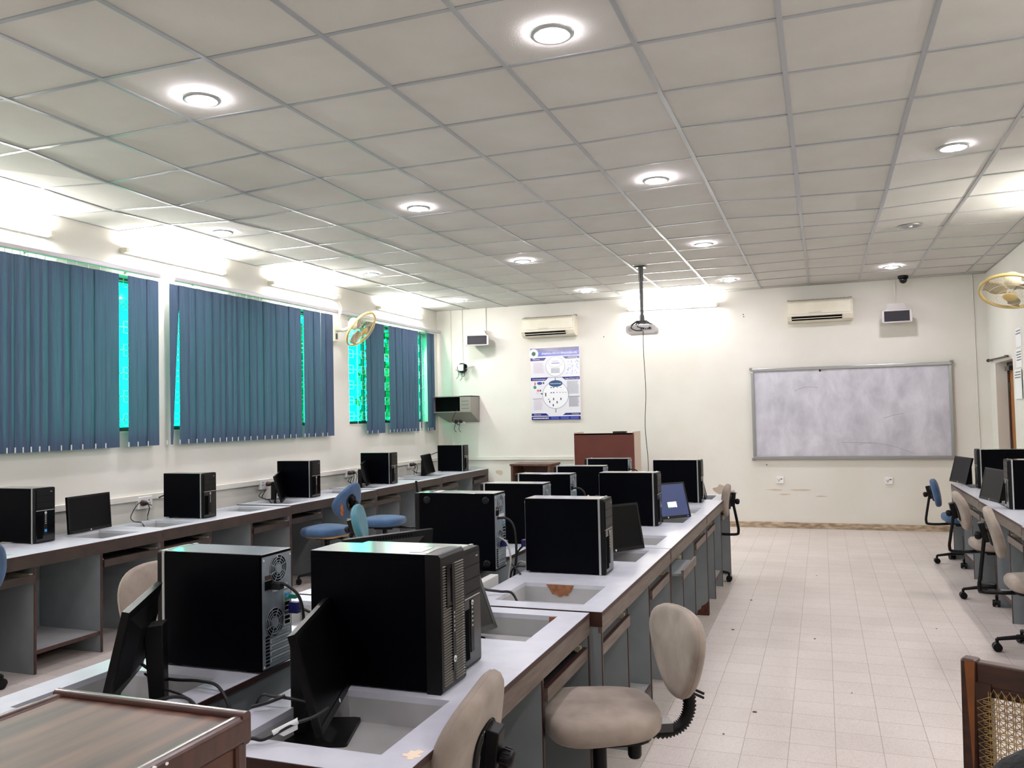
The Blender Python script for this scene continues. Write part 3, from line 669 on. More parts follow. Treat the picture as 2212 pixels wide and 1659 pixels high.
for k in range(5): mb.box(.0 + .024 * k, .014 + .024 * k, -.126, -.122, -.715, -.70, 'ink')
mb.cyl((.10, -.13, -.70), (.10, -.118, -.70), .014, 'ink', 12); mb.build('connector_panel', t)
mb = MB(); mb.cyl((-.115, -.123, -.705), (-.115, -.118, -.705), .026, 'cablegrey', 18); mb.build('speaker_grille', t)
mb = MB(); mb.cyl((.08, .12, -.70), (.08, .14, -.70), .03, 'gloss', 18); mb.build('lens', t)
mb = MB(); mb.tube(crv([(0, .0, -.60), (-.07, -.10, -.64), (-.10, -.15, -.69), (-.05, -.16, -.725), (.02, -.13, -.725)]), .006, 'cable', 6)
mb.tube(crv([(0, 0, -.60), (-.03, -.08, -.65), (-.03, -.15, -.685), (.04, -.13, -.70)]), .005, 'cable', 6); mb.tube(crv([(.13, -.1, -.655), (.07, -.09, -.645), (.02, -.05, -.645)]), .005, 'cable', 6); mb.build('cable', t)
mb = MB(); pts = [(-1.815, 9.12, 2.46), (-1.817, 9.12, 2.2), (-1.805, 9.12, 1.8), (-1.822, 9.12, 1.4), (-1.80, 9.12, 1.0), (-1.81, 9.12, .5), (-1.80, 9.13, .004)]
mb.tube(crv(pts, 8), .004, 'cable', 6); tag(mb.build('hanging_cable'), 'thin dark cable hanging from the projector down to the floor', 'cable')
# nail marks on the wall
mb = MB()
for x, z in ((-.96, 2.86), (-.955, 2.83), (-2.9, 2.66), (-.72, .83)): mb.cyl((x, YB - .003, z), (x, YB + .001, z), .008, 'ink', 8)
struct(mb.build('trim_4'))

# ------------------------------------------------------------------ door wall
root = bpy.data.objects.new('door_1', None); C.objects.link(root); root['kind'] = 'structure'; root.location = (XR, DY0, 0)
DL_ = DY1 - DY0
mb = MB(); mb.box(.14, .18, 0.04, DL_ - .04, 0, DZ - .04, 'door'); mb.build('door_leaf', root)
mb = MB(); mb.box(.12, .2, 0, .04, 0, DZ, 'doorframe'); mb.box(.12, .2, DL_ - .04, DL_, 0, DZ, 'doorframe'); mb.box(.12, .2, 0, DL_, DZ - .04, DZ, 'doorframe'); mb.build('door_frame', root)
mb = MB(); mb.box(.08, .14, DL_ - .32, DL_ - .08, DZ - .1, DZ - .05, 'steel'); mb.tube([(.1, DL_ - .2, DZ - .06), (.07, DL_ - .4, DZ - .05), (.12, DL_ - .5, DZ - .03)], .009, 'steel', 6); mb.build('door_closer', root)
for z in (.35, 1.05, 1.72):
    mb = MB(); mb.cyl((.135, DL_ - .045, z), (.135, DL_ - .045, z + .1), .009, 'steel', 8); mb.build('hinge', root)
mb = MB(); mb.box(.12, .14, .25, .29, .3, 1.9, 'doorframe'); mb.build('door_batten', root)
mb = MB(); mb.tube([(.1, .30, 1.02), (.1, .30, 1.18)], .012, 'silver', 8); mb.tube([(.14, .30, 1.03), (.1, .30, 1.03)], .008, 'silver', 6); mb.tube([(.14, .30, 1.17), (.1, .30, 1.17)], .008, 'silver', 6); mb.build('door_handle', root)
mb = MB(); mb.tube([(XR - .03, 11.62, 2.105), (XR - .03, 10.45, 2.09)], .011, 'redbrown', 8); mb.cyl((XR - .03, 11.58, 2.105), (XR - .03, 11.62, 2.105), .02, 'redbrown', 10)
for y in (11.5, 10.6): mb.box(XR - .035, XR, y - .01, y + .01, 2.09, 2.11, 'redbrown')
tag(mb.build('curtain_rod'), 'dark curtain rod across the top of the doorway', 'curtain rod')
def notice(y, z, w_, h_, label, lines=6, x=XR):
    t = thing('notice_sheet', label, 'notice', (x, y, z), 0, 'white notices by the door')
    mb = MB(); mb.box(-.006, 0, -w_ / 2, w_ / 2, 0, h_, 'paper'); mb.build('sheet', t)
    mb = MB(); rnd = random.Random(int(y * 100 + z * 10))
    for k in range(lines):
        a = -w_ / 2 + .02
        while a < w_ / 2 - .04: l = rnd.uniform(.012, .035); mb.box(-.0068, -.006, a, a + l, h_ - .035 - k * .028, h_ - .03 - k * .028 + .006, 'ink'); a += l + .01
    mb.build('printed_lines', t)
notice(10.03, 2.16, .25, .2, 'top white notice with large writing beside the doorway', 2)
notice(10.05, 1.95, .26, .19, 'middle white notice beside the doorway', 4)
notice(10.08, 1.62, .3, .31, 'lowest white notice beside the doorway, hanging over a cable', 3, XR - .01)

def wall_fan(cx, cy, cz, n, wallx, label, group='wall fans', col='cream', up=.25):
    """fan head centre, facing n; bracket on the wall at wallx"""
    n = Vector(n).normalized(); t = thing('wall_fan', label, 'fan', (cx, cy, cz), 0, group)
    q = Vector((0, 0, 1)).rotation_difference(n).to_matrix().to_4x4()
    R_ = .235
    mb = MB(); mb.lathe([(R_ - .008, -.012), (R_ + .008, -.012), (R_ + .010, 0), (R_ + .008, .012), (R_ - .008, .012), (R_ - .008, -.012)], 'yellow', q, 48, caps=False); mb.build('guard_rim', t)
    def cage(zs, name, depth):
        mb = MB()
        for k in range(56):
            a = 2 * PI * k / 56; d = Vector((math.cos(a), math.sin(a), 0)); pts = []
            for s_, z in ((.05, depth), (.12, depth * .98), (.19, depth * .75), (.228, depth * .35), (R_, 0)): pts.append(q @ (d * s_ + Vector((0, 0, z))))
            mb.tube(pts, .0008, 'guard', 3, caps=False)
        for s_, z in ((.10, depth), (.17, depth * .86)):
            mb.tube([q @ Vector((s_ * math.cos(2 * PI * k / 32), s_ * math.sin(2 * PI * k / 32), z)) for k in range(32)], .0015, 'cream', 4, closed=True)
        mb.build(name, t)
    cage(0, 'front_guard', .065); cage(0, 'rear_guard', -.06)
    mb = MB(); mb.lathe([(1e-5, .072), (.045, .070), (.055, .060), (.055, .055)], 'yellow', q, 24); mb.build('centre_cap', t)
    for k in range(3):
        mb = MB(); a0 = 2 * PI * k / 3; pts = []
        vs = []
        for i in range(7):
            r_ = .03 + .18 * i / 6; wdt = .28 + .45 * math.sin(PI * min(1, i / 6 + .15))
            for j in range(5):
                a = a0 + (j / 4 - .5) * wdt * 1.6; z = .02 * (j / 4 - .5) * 2; vs.append(q @ Vector((r_ * math.cos(a), r_ * math.sin(a), z)))
        mb.add(vs, [(i * 5 + j, i * 5 + j + 1, (i + 1) * 5 + j + 1, (i + 1) * 5 + j) for i in range(6) for j in range(4)], mat('fan_blade', '9C917C', .25, spec=.6), True)
        o = mb.build('blade', t); md = o.modifiers.new('s', 'SOLIDIFY'); md.thickness = .002
    mb = MB(); mb.lathe([(.04, -.05), (.068, -.07), (.07, -.13), (.055, -.165), (1e-5, -.175)], col, q, 24); mb.build('motor_housing', t)
    s_ = 1 if wallx > cx else -1; bx = wallx - cx
    back = q @ Vector((0, 0, -.11))
    mb = MB(); mb.tube(crv([(back.x, back.y, back.z), (back.x + (bx - back.x) * .4, back.y, back.z - .06), (bx - s_ * .05, back.y * .3, back.z - .06)], 6), .022, col, 10); mb.build('neck', t)
    mb = MB(); zc = back.z - .06; mb.box(bx - s_ * .06, bx, back.y * .3 - .05, back.y * .3 + .05, zc - .14, zc + .07, col); mb.build('wall_bracket', t, bevel=.012)
    mb = MB(); mb.box(bx - s_ * .066, bx - s_ * .058, back.y * .3 - .018, back.y * .3 + .018, zc - .11, zc - .04, 'steel'); mb.build('switch', t)
wall_fan(-5.14, 8.76, 2.635, (.80, .02, -.60), XL, 'cream wall fan tilted down between the middle and far blinds')
wall_fan(1.53, 8.1, 2.52, (-.20, -.46, -.87), XR, 'yellowed cream wall fan cut off by the right edge of the photo')
mb = MB(); pts = [(XL + .03, 8.87, 3.0), (XL + .02, 8.95, 2.93), (XL + .02, 8.90, 2.8), (XL + .02, 8.93, 2.70), (XL + .02, 8.92, 2.62)]
mb.tube(crv(pts, 6), .005, 'white', 6); mb.cyl((XL, 8.87, 3.07), (XL + .05, 8.87, 3.07), .03, 'white', 14); tag(mb.build('fan_flex'), 'white flex curling from a ceiling rose to the window wall fan', 'cable')

# ------------------------------------------------------------------ computer desks
DD = .61
def make_desk(Ln, h_, trays=((0, 0), (0, 0)), keyboards=(0, 0), chip=None, w1=(.105, .50), w2=(.475, .09), ap='apron'):
    """local: front face at x=0 looking +X, back at x=-DD, y from 0 to Ln"""
    t = thing('computer_desk', '', 'desk', (0, 0, 0), 0, 'grey laminate computer desks in rows')
    zt = h_; tk = .018; wy = [(w1[0], w1[1]), (Ln - w2[0], Ln - w2[1])]; wx0, wx1 = -.505, -.105
    mb = MB()
    mb.box(-DD, wx0, 0, Ln, zt - tk, zt, 'lam'); mb.box(wx1, 0, 0, Ln, zt - tk, zt, 'lam')
    ys = 0
    for a, b_ in wy: mb.box(wx0, wx1, ys, a, zt - tk, zt, 'lam'); ys = b_
    mb.box(wx0, wx1, ys, Ln, zt - tk, zt, 'lam')
    mb.box(0, .002, 0, Ln, zt - tk, zt - .001, 'edge'); mb.box(-DD - .002, -DD, 0, Ln, zt - tk, zt - .001, 'edge')
    mb.box(-DD + .001, .0022, -.0025, 0, zt - .06, zt - .001, 'edge'); mb.box(-DD + .001, .0022, Ln, Ln + .0025, zt - .06, zt - .001, 'edge')
    mb.build('desktop', t)
    for a, b_ in wy:
        mb = MB(); zb = zt - .088; q = tk
        mb.box(wx0 - .012, wx1 + .012, a - .012, b_ + .012, zb - .012, zb, 'well')
        mb.box(wx0 - .012, wx0, a, b_, zb, zt - q, 'well'); mb.box(wx1, wx1 + .012, a, b_, zb, zt - q, 'well')
        mb.box(wx0, wx1, a - .012, a, zb, zt - q, 'well'); mb.box(wx0, wx1, b_, b_ + .012, zb, zt - q, 'well')
        wl = mb.build('monitor_well', t)
        mb = MB(); mb.cyl((wx0 + .09, b_ - .08, zb - .001), (wx0 + .09, b_ - .08, zb + .001), .03, 'void', 20); mb.build('cable_hole', wl)
    mb = MB(); mb.box(-.016, .0005, -.0008, Ln + .0008, zt - .085, zt - tk + .0003, ap); mb.build('apron', t)
    mb = MB(); mb.box(-DD + .01, -DD + .025, .018, Ln - .018, .12, zt - tk, 'panel'); mb.build('back_panel', t)
    b1, b2 = Ln * .335, Ln * .655
    for y in (0, Ln - .018):
        mb = MB(); mb.box(-DD + .01, -.004, y, y + .018, 0, zt - tk, 'panel'); mb.box(-.004, -.001, y, y + .018, 0, zt - .086, 'edge'); mb.build('side_panel', t)
    for y in (b1, b2):
        mb = MB(); mb.box(-DD + .03, -.022, y, y + .018, 0, zt - tk, 'panel'); mb.box(-.022, -.018, y, y + .018, 0, zt - .086, 'edge'); mb.build('divider', t)
    mb = MB(); mb.box(-DD + .03, -.03, b1 + .018, b2, .125, .143, 'well'); mb.box(-.03, -.026, b1 + .018, b2, .12, .145, 'edge'); mb.build('bottom_shelf', t)
    mb = MB(); mb.box(-.06, -.045, b1 + .018, b2, 0, .12, 'edge') if False else mb.box(-DD + .2, -DD + .215, b1 + .018, b2, 0, .125, 'edge'); mb.build('kick_board', t)
    for k, (a, b_) in enumerate(((.018, b1), (b2 + .018, Ln - .018))):
        px, py = trays[k]
        tr = bpy.data.objects.new('keyboard_tray', None)
        mb = MB(); mb.box(-.36 + px, -.02 + px, a + .022, b_ - .022, zt - .165, zt - .153, 'panel')
        mb.box(-.02 + px, -.006 + px, a + .004, b_ - .004, zt - .182, zt - .135, ap); mb.box(-.022 + px, -.004 + px, a + .004, b_ - .004, zt - .135, zt - .132, 'edge')
        bpy.data.objects.remove(tr)
        tr = mb.build('keyboard_tray', t)
        for y in (a, b_ - .02):
            mb = MB(); mb.box(-.40, -.03, y, y + .02, zt - .150, zt - .128, 'runner'); mb.build('tray_runner', tr)
    if chip:
        for kind in chip:
            mb = MB()
            if kind == 'well':
                b_ = wy[0][1]; pts = [(wx1 - .29, zt - .004), (wx1 - .155, zt - .004), (wx1 - .17, zt - .035), (wx1 - .18, zt - .042), (wx1 - .185, zt - .056), (wx1 - .205, zt - .052), (wx1 - .225, zt - .062), (wx1 - .245, zt - .05), (wx1 - .262, zt - .048), (wx1 - .272, zt - .03)]
                mb.prism([(x, z) for x, z in pts][::-1], (b_ - .003, b_ + .001), 'chip', 'y')
            if kind == 'wellcorner':
                b_ = wy[1][1]; mb.box(wx1 - .035, wx1 - .001, b_ - .003, b_ + .001, zt - .03, zt - .004, 'chip')
            if kind == 'foot':
                mb.prism([(-.004, 0), (-.10, 0), (-.085, .02), (-.09, .03), (-.06, .05), (-.055, .07), (-.02, .09), (-.004, .11)][::-1], (Ln - .0195, Ln - .0175), 'chipfoot', 'y')
                mb.prism([(-.0045, 0), (-.10, 0), (-.08, .03), (-.055, .05), (-.045, .08), (-.02, .09), (-.0045, .12)][::-1], (-.0012, .0002), 'chipfoot', 'y')
            if kind == 'corner':
                mb.prism([(-.03, .095), (-.018, .10), (-.022, .11), (-.006, .118), (-.012, .128), (-.02, .13), (-.012, .15), (-.03, .158), (-.036, .146), (-.048, .148), (-.046, .13), (-.058, .124), (-.05, .112), (-.038, .112)], (zt - .0002, zt + .0012), mat('peeled_edge', 'E9D5BE', .8), 'z')
            if kind == 'foot':
                pass
            mb.build('chipped_patch', t)
    return t
def keyboard(x, y, z, rz, label):
    t = thing('keyboard', label, 'keyboard', (x, y, z), rz, 'black keyboards on the pull-out trays')
    mb = MB(); mb.add([(-.07, -.21, 0), (.07, -.21, 0), (.07, .21, 0), (-.07, .21, 0), (-.07, -.21, .022), (.07, -.21, .012), (.07, .21, .012), (-.07, .21, .022)], [(3, 2, 1, 0), (4, 5, 6, 7), (0, 1, 5, 4), (1, 2, 6, 5), (2, 3, 7, 6), (3, 0, 4, 7)], 'black'); mb.build('base', t, bevel=.003)
    mb = MB()
    for r_ in range(6):
        for c_ in range(20):
            if c_ in (14, 17) and r_ < 5: continue
            x0 = -.062 + r_ * .0215; y0 = -.20 + c_ * .0202; zz = .021 - .0015 * r_; mb.box(x0, x0 + .017, y0, y0 + .0165, zz - .003, zz + .005, 'screen')
    mb.build('keys', t)
UM = [(1.684, 1.616), (3.325, 1.632), (4.97, 1.632), (6.615, 1.66)]
names_m = ('nearest the camera', 'second from the camera', 'third from the camera', 'farthest, by the front wall')
cfg = [dict(chip=('wellcorner', 'corner')), dict(chip=('well',)), dict(trays=((.075, 0), (0, 0)), chip=('foot',)), dict()]
extra2 = ('with the ribbed tower on it', 'with a torn orange patch inside its empty well', 'with one keyboard tray pulled out', 'ending beside the beige chair')
for k, (y, L) in enumerate(UM):
    xf = -.908 if k == 0 else -.863
    d = make_desk(L, .76, **cfg[k]); d.location = (xf, y, 0); d['label'] = 'aisle-side island desk, %s, %s' % (names_m[k], extra2[k])
for k, (y, L) in enumerate(UM):
    d = make_desk(L, .76); d.location = (-2.31, y + L, 0); d.rotation_euler = (0, 0, PI); d['label'] = 'window-side grey desk of the middle island, %s' % names_m[k]
UL = [(3.40, 1.625, .76), (5.03, 1.63, .76), (6.665, 1.62, .768), (8.29, 1.735, .773), (10.03, 1.62, .778)]
nl = ('at the left edge of the photo', 'second along, with an empty kneehole near the front', 'behind the blue chairs', 'fourth along, ahead of the last one', 'the last, in the far left corner')
for k, (y, L, h_) in enumerate(UL):
    d = make_desk(L, h_, trays=((0, 0), (0, 0)), w1=(.12, .47), w2=(.46, .11), ap='apron_shaded'); d.location = (-4.675 - .008 * k, y, 0); d['label'] = 'grey desk of the window row, %s' % nl[k]
UR = [(8.0, 1.66, .765), (6.33, 1.66, .765), (4.66, 1.66, .765)]
nr = ('farthest, under the monitor by the door', 'middle one, cut by the right edge', 'nearest the camera, mostly out of frame')
for k, (y, L, h_) in enumerate(UR):
    d = make_desk(L, h_); d.location = (1.215 - .01 * k, y + L, 0); d.rotation_euler = (0, 0, PI); d['label'] = 'grey desk of the right-hand row, %s' % nr[k]
keyboard(-1.01, 3.02, .609, 0, 'black keyboard in the near island desk tray, beside the armless chair')
keyboard(-4.80, 4.75, .609, 0, 'black keyboard in the tray under the loose widescreen monitor')
keyboard(-4.81, 5.30, .609, 0, 'black keyboard in the shadowed tray of the second window desk')
keyboard(-4.83, 6.95, .617, 0, 'black keyboard in the tray behind the blue chair seat')

# ------------------------------------------------------------------ computer towers
def fan_grille(mb, x, cy, cz, r_, s_=-1):
    mb.cyl((x + .001 * s_, cy, cz), (x, cy, cz), r_, 'void', 28)
    for k in range(1, 5):
        rr = r_ * (.22 + .78 * k / 4)
        if k < 4 or True:
            mb.tube([(x + s_ * .002, cy + rr * math.cos(2 * PI * i / 28), cz + rr * math.sin(2 * PI * i / 28)) for i in range(28)], .0016, 'rear', 4, closed=True)
    for k in range(8):
        a = 2 * PI * k / 8 + .2; mb.tube([(x + s_ * .002, cy + r_ * .25 * math.cos(a), cz + r_ * .25 * math.sin(a)), (x + s_ * .002, cy + r_ * math.cos(a + .25), cz + r_ * math.sin(a + .25))], .0016, 'rear', 4)
    mb.cyl((x + .004 * s_, cy, cz), (x, cy, cz), r_ * .34, 'rear', 18)
def rear_parts(t, x, W_, Hh, cables=True):
    mb = MB(); mb.box(x - .002, x + .01, .006, W_ - .006, .012, Hh - .01, 'rear')
    for k in range(5): mb.box(x - .003, x - .002, .02, W_ - .045, .028 + .02 * k, .040 + .02 * k, 'label')
    for k in range(5): mb.box(x - .0035, x - .003, .022, W_ - .047, .0295 + .02 * k, .0385 + .02 * k, 'rear')
    for k in range(9): mb.box(x - .004, x - .002, W_ - .038, W_ - .02, .02 + .011 * k, .026 + .011 * k, 'void')
    for y, z in ((.012, .02), (W_ - .012, .02), (.012, Hh - .02), (W_ - .012, Hh - .02), (W_ * .5, Hh - .016)): mb.cyl((x - .004, y, z), (x - .002, y, z), .0035, 'label', 8)
    rp = mb.build('rear_panel', t)
    mb = MB(); fan_grille(mb, x - .002, W_ * .47, Hh - .056, .043); mb.build('power_supply_fan', t)
    mb = MB(); fan_grille(mb, x - .002, W_ * .60, Hh * .40, .046); mb.build('case_fan', t)
    mb = MB(); mb.box(x - .006, x - .002, W_ - .052, W_ - .018, Hh - .115, Hh - .088, 'void'); mb.box(x - .005, x - .002, W_ - .05, W_ - .02, Hh - .082, Hh - .07, 'redbrown'); mb.build('power_inlet', t)
    mb = MB(); mb.box(x - .004, x - .002, .03, W_ - .055, Hh - .128, Hh - .112, 'label'); mb.build('rating_label', t)
    mb = MB(); mb.box(x - .004, x - .002, .014, .052, Hh * .34, Hh * .64, 'silver')
    for k, m_ in enumerate(('intel', 'teal', 'void', 'void', 'blue', 'void', 'void')): mb.box(x - .007, x - .004, .022, .044, Hh * .62 - k * .015 - .010, Hh * .62 - k * .015, m_)
    mb.build('port_panel', t)
def tower_silver(kind=1):
    """front at x=0 looking +X, body back to -L, y 0..W"""
    L, W_, Hh = .42, .165, .376
    t = thing('computer_tower', '', 'computer tower', (0, 0, 0), 0, 'black computer towers with a silver edged front')
    mb = MB(); mb.box(-L, -.034, .003, W_ - .003, .008, Hh - .002, 'case')
    mb.box(-L, -.034, .004, W_ - .004, Hh - .003, Hh, 'topsheen')
    for y in (.02, W_ - .03):
        for x in (-L + .04, -.08): mb.box(x, x + .03, y, y + .012, 0, .009, 'black')
    mb.build('case', t, bevel=.0025)
    for y0, y1 in ((0, .003), (W_ - .003, W_)):
        mb = MB(); mb.box(-L + .004, -.036, y0, y1, .012, Hh - .006, 'case'); mb.build('side_panel', t)
    mb = MB(); pts = rrect(.004, W_ - .004, .004, Hh, .010, 4); mb.prism(pts, (-.034, -.004), 'black', 'x'); mb.build('front_bezel', t, bevel=.003)
    for y in (0, W_):   # silver edging that follows the bezel sides and bends over the top
        mb = MB(); s_ = 1 if y == 0 else -1
        mb.box(-.036, -.026, y, y + s_ * .006, .002, Hh + .001, 'silver'); mb.box(-.036, -.026, y, y + s_ * .022, Hh - .001, Hh + .002, 'silver'); mb.build('silver_edge', t)
    mb = MB(); mb.box(-.004, .0, .012, W_ - .012, Hh * .60, Hh - .014, 'screen')
    for k in range(3): mb.box(-.0005, .0006, .014, W_ - .014, Hh - .055 - .042 * k, Hh - .0535 - .042 * k, 'void')
    mb.box(0, .0015, W_ - .045, W_ - .03, Hh - .03, Hh - .026, 'cablegrey'); mb.build('drive_bays', t)
    mb = MB(); mb.box(-.004, -.001, .012, W_ - .012, Hh * .585, Hh * .595, 'cablegrey'); mb.build('trim_line', t)
    mb = MB(); mb.box(-.004, -.001, .010, W_ - .010, .014, Hh * .58, 'gloss')
    for k in range(14): mb.box(-.001, .0, .016 + k * .0034, .0176 + k * .0034, .03, Hh * .5, 'void')
    mb.build('lower_front', t)
    mb = MB(); mb.box(-.001, .0012, W_ * .5 - .012, W_ * .5 + .012, .05, Hh * .57, 'black')
    for k in range(5): mb.box(.001, .002, W_ * .5 - .005, W_ * .5 + .005, .13 + .014 * k, .136 + .014 * k, 'cablegrey')
    mb.build('port_strip', t)
    mb = MB(); mb.cyl((.001, W_ * .5, Hh * .545), (.0025, W_ * .5, Hh * .545), .0085, 'label', 18); text_mesh(mb, 'hp', .012, Matrix.Translation((.0026, W_ * .5, Hh * .545)) @ Matrix.Rotation(PI / 2, 4, 'Z') @ Matrix.Rotation(PI / 2, 4, 'X'), 'ink'); mb.build('round_logo', t)
    rear_parts(t, -L, W_, Hh)
    return t
def tower_ribbed():
    L, W_, Hh = .44, .17, .40
    t = thing('computer_tower', 'large black tower with a ribbed grey front on the nearest island desk', 'computer tower', (0, 0, 0), 0)
    mb = MB(); mb.box(-L, -.05, .002, W_ - .002, .006, Hh, 'case'); mb.box(-L, -.05, .003, W_ - .003, Hh - .001, Hh + .001, 'topsheen'); mb.build('case', t, bevel=.0025)
    for y0, y1 in ((0, .002), (W_ - .002, W_)):
        mb = MB(); mb.box(-L + .004, -.052, y0, y1, .012, Hh - .018, 'case'); mb.build('side_panel', t)
    mb = MB(); mb.prism([(-.05, 0), (-.006, 0), (0, .008), (0, Hh - .008), (-.008, Hh + .001), (-.05, Hh + .001)], (0, W_), 'screen', 'y'); mb.build('front_bezel', t, bevel=.002)
    mb = MB()
    n = 44
    for k in range(n):
        z = .018 + (Hh - .05) * k / n
        for y0, y1 in ((.012, .068 if z < .24 else .030), (.092, W_ - .012)):
            mb.add([(0, y0, z), (0, y1, z), (.0045, y1, z + .0035), (.0045, y0, z + .0035), (0, y0, z + .0052), (0, y1, z + .0052)], [(0, 1, 2, 3), (3, 2, 5, 4), (0, 3, 4), (1, 5, 2)], 'rib')
    mb.build('front_ribs', t)
    mb = MB(); mb.box(0, .005, .070, .090, .05, Hh - .035, 'screen')
    for k in range(5): mb.box(.005, .006, .077, .083, .165 + .013 * k, .172 + .013 * k, 'cablegrey')
    mb.build('port_strip', t)
    mb = MB(); mb.box(0, .004, .034, .066, .245, Hh - .035, 'gloss'); mb.box(.004, .005, .060, .0645, .255, Hh - .045, 'void'); mb.build('optical_drive', t)
    mb = MB(); mb.cyl((.005, .080, .085), (.0065, .080, .085), .0095, 'label', 18); text_mesh(mb, 'hp', .013, Matrix.Translation((.0066, .080, .085)) @ Matrix.Rotation(PI / 2, 4, 'Z') @ Matrix.Rotation(PI / 2, 4, 'X'), 'ink'); mb.build('round_logo', t)
    mb = MB(); mx = Matrix.Translation((-.10, W_ * .45, Hh + .0015)) @ Matrix.Rotation(.08, 4, 'Z')
    mb.box(-.02, .02, -.045, .05, 0, .0006, 'label', mx); mb.box(.025, .045, -.055, .06, 0, .0006, mat('clear_tape', 'C9C9C2', .12, spec=.9), mx); mb.build('tape_label', t)
    rear_parts(t, -L, W_, Hh)
    return t
def tower_feet():
    L, W_, Hh = .455, .16, .40
    t = thing('computer_tower', 'black tower with round rubber feet on its side, second in the window-side island row', 'computer tower', (0, 0, 0), 0)
    mb = MB(); mb.box(-L, -.03, .002, W_ - .002, .004, Hh, 'case'); mb.box(-L, -.03, .003, W_ - .003, Hh - .001, Hh + .001, 'topsheen'); mb.build('case', t, bevel=.0025)
    mb = MB(); mb.box(-.03, 0, 0, W_, 0, Hh, 'screen'); mb.build('front_bezel', t, bevel=.004)
    for x in (-L + .045, -.075):
        for z in (.04, Hh - .035):
            mb = MB(); mb.lathe([(.020, 0), (.019, .008), (.014, .010), (1e-5, .008)], 'screen', Matrix.Translation((x, W_ - .002, z)) @ Matrix.Rotation(-PI / 2, 4, 'X'), 20); mb.build('rubber_foot', t)
    mb = MB(); mb.box(-.12, -.09, .03, .12, Hh + .0012, Hh + .002, 'label'); mb.build('tape_label', t)
    rear_parts(t, -L, W_, Hh)
    return t
T0 = tower_silver()
first = [True]
def put_tower(x, y, z, rz, label):
    if first[0]: T0.location = (x, y, z); T0.rotation_euler = (0, 0, rz); T0['label'] = label; first[0] = False; return T0
    return dup(T0, None, (x, y, z), rz, label)
# aisle-side island, fronts towards the aisle (+X); y given is the near side
put_tower(-1.075, 2.415, .76, 0, 'black tower tucked right behind the ribbed tower, silver edge and round logo showing')
put_tower(-1.025, 4.065, .76, 0, 'black silver-edged tower behind the empty well with the torn patch')
put_tower(-1.105, 5.90, .76, 0, 'black silver-edged tower in front of the lit blue screen')
put_tower(-1.015, 7.49, .76, 0, 'farthest silver-edged tower of the aisle-side island row, by the beige chair')
a = tower_ribbed(); a.location = (-1.05, 2.215, .76)
# window-side island, fronts to the windows: rotated half a turn; origin at far side of the front
put_tower(-2.105, 2.395, .76, PI, 'nearest tower of the window-side island row, steel back with two fan grilles showing')
a = tower_feet(); a.location = (-2.055, 4.19, .76); a.rotation_euler = (0, 0, PI)
put_tower(-2.055, 5.10, .76, PI, 'third tower of the window-side island row, behind the one with rubber feet')
put_tower(-2.12, 5.92, .76, PI, 'fourth tower of the window-side island row, cable with a white tag at its back')
put_tower(-2.10, 6.80, .76, PI, 'fifth tower of the window-side island row, in front of the open wooden cabinet')
put_tower(-2.14, 7.90, .76, PI, 'last tower of the window-side island row, in front of the red lectern')
# window row
a = put_tower(-5.03, 4.235, .76, 0, 'tower at the left edge of the photo with a blue sticker, on the window row')
mb = MB(); mb.box(.0, .0022, .0735, .0915, .075, .092, 'intel'); mb.build('blue_sticker', a)
put_tower(-4.85, 5.675, .76, 0, 'second tower of the window row, right of the loose widescreen monitor')
put_tower(-4.90, 7.33, .768, 0, 'third tower of the window row, half behind a tilted monitor, above the blue seat')
put_tower(-4.855, 8.93, .773, 0, 'fourth tower of the window row, left of an empty well')
put_tower(-4.83, 11.05, .778, 0, 'last tower of the window row, in the far left corner')
# right row
put_tower(1.37, 9.07 + .165, .765, PI, 'tower by the door on the right-hand row, behind the dark monitor')
put_tower(1.305, 7.30 + .165, .765, PI, 'nearer tower on the right-hand row, cut by the right edge')

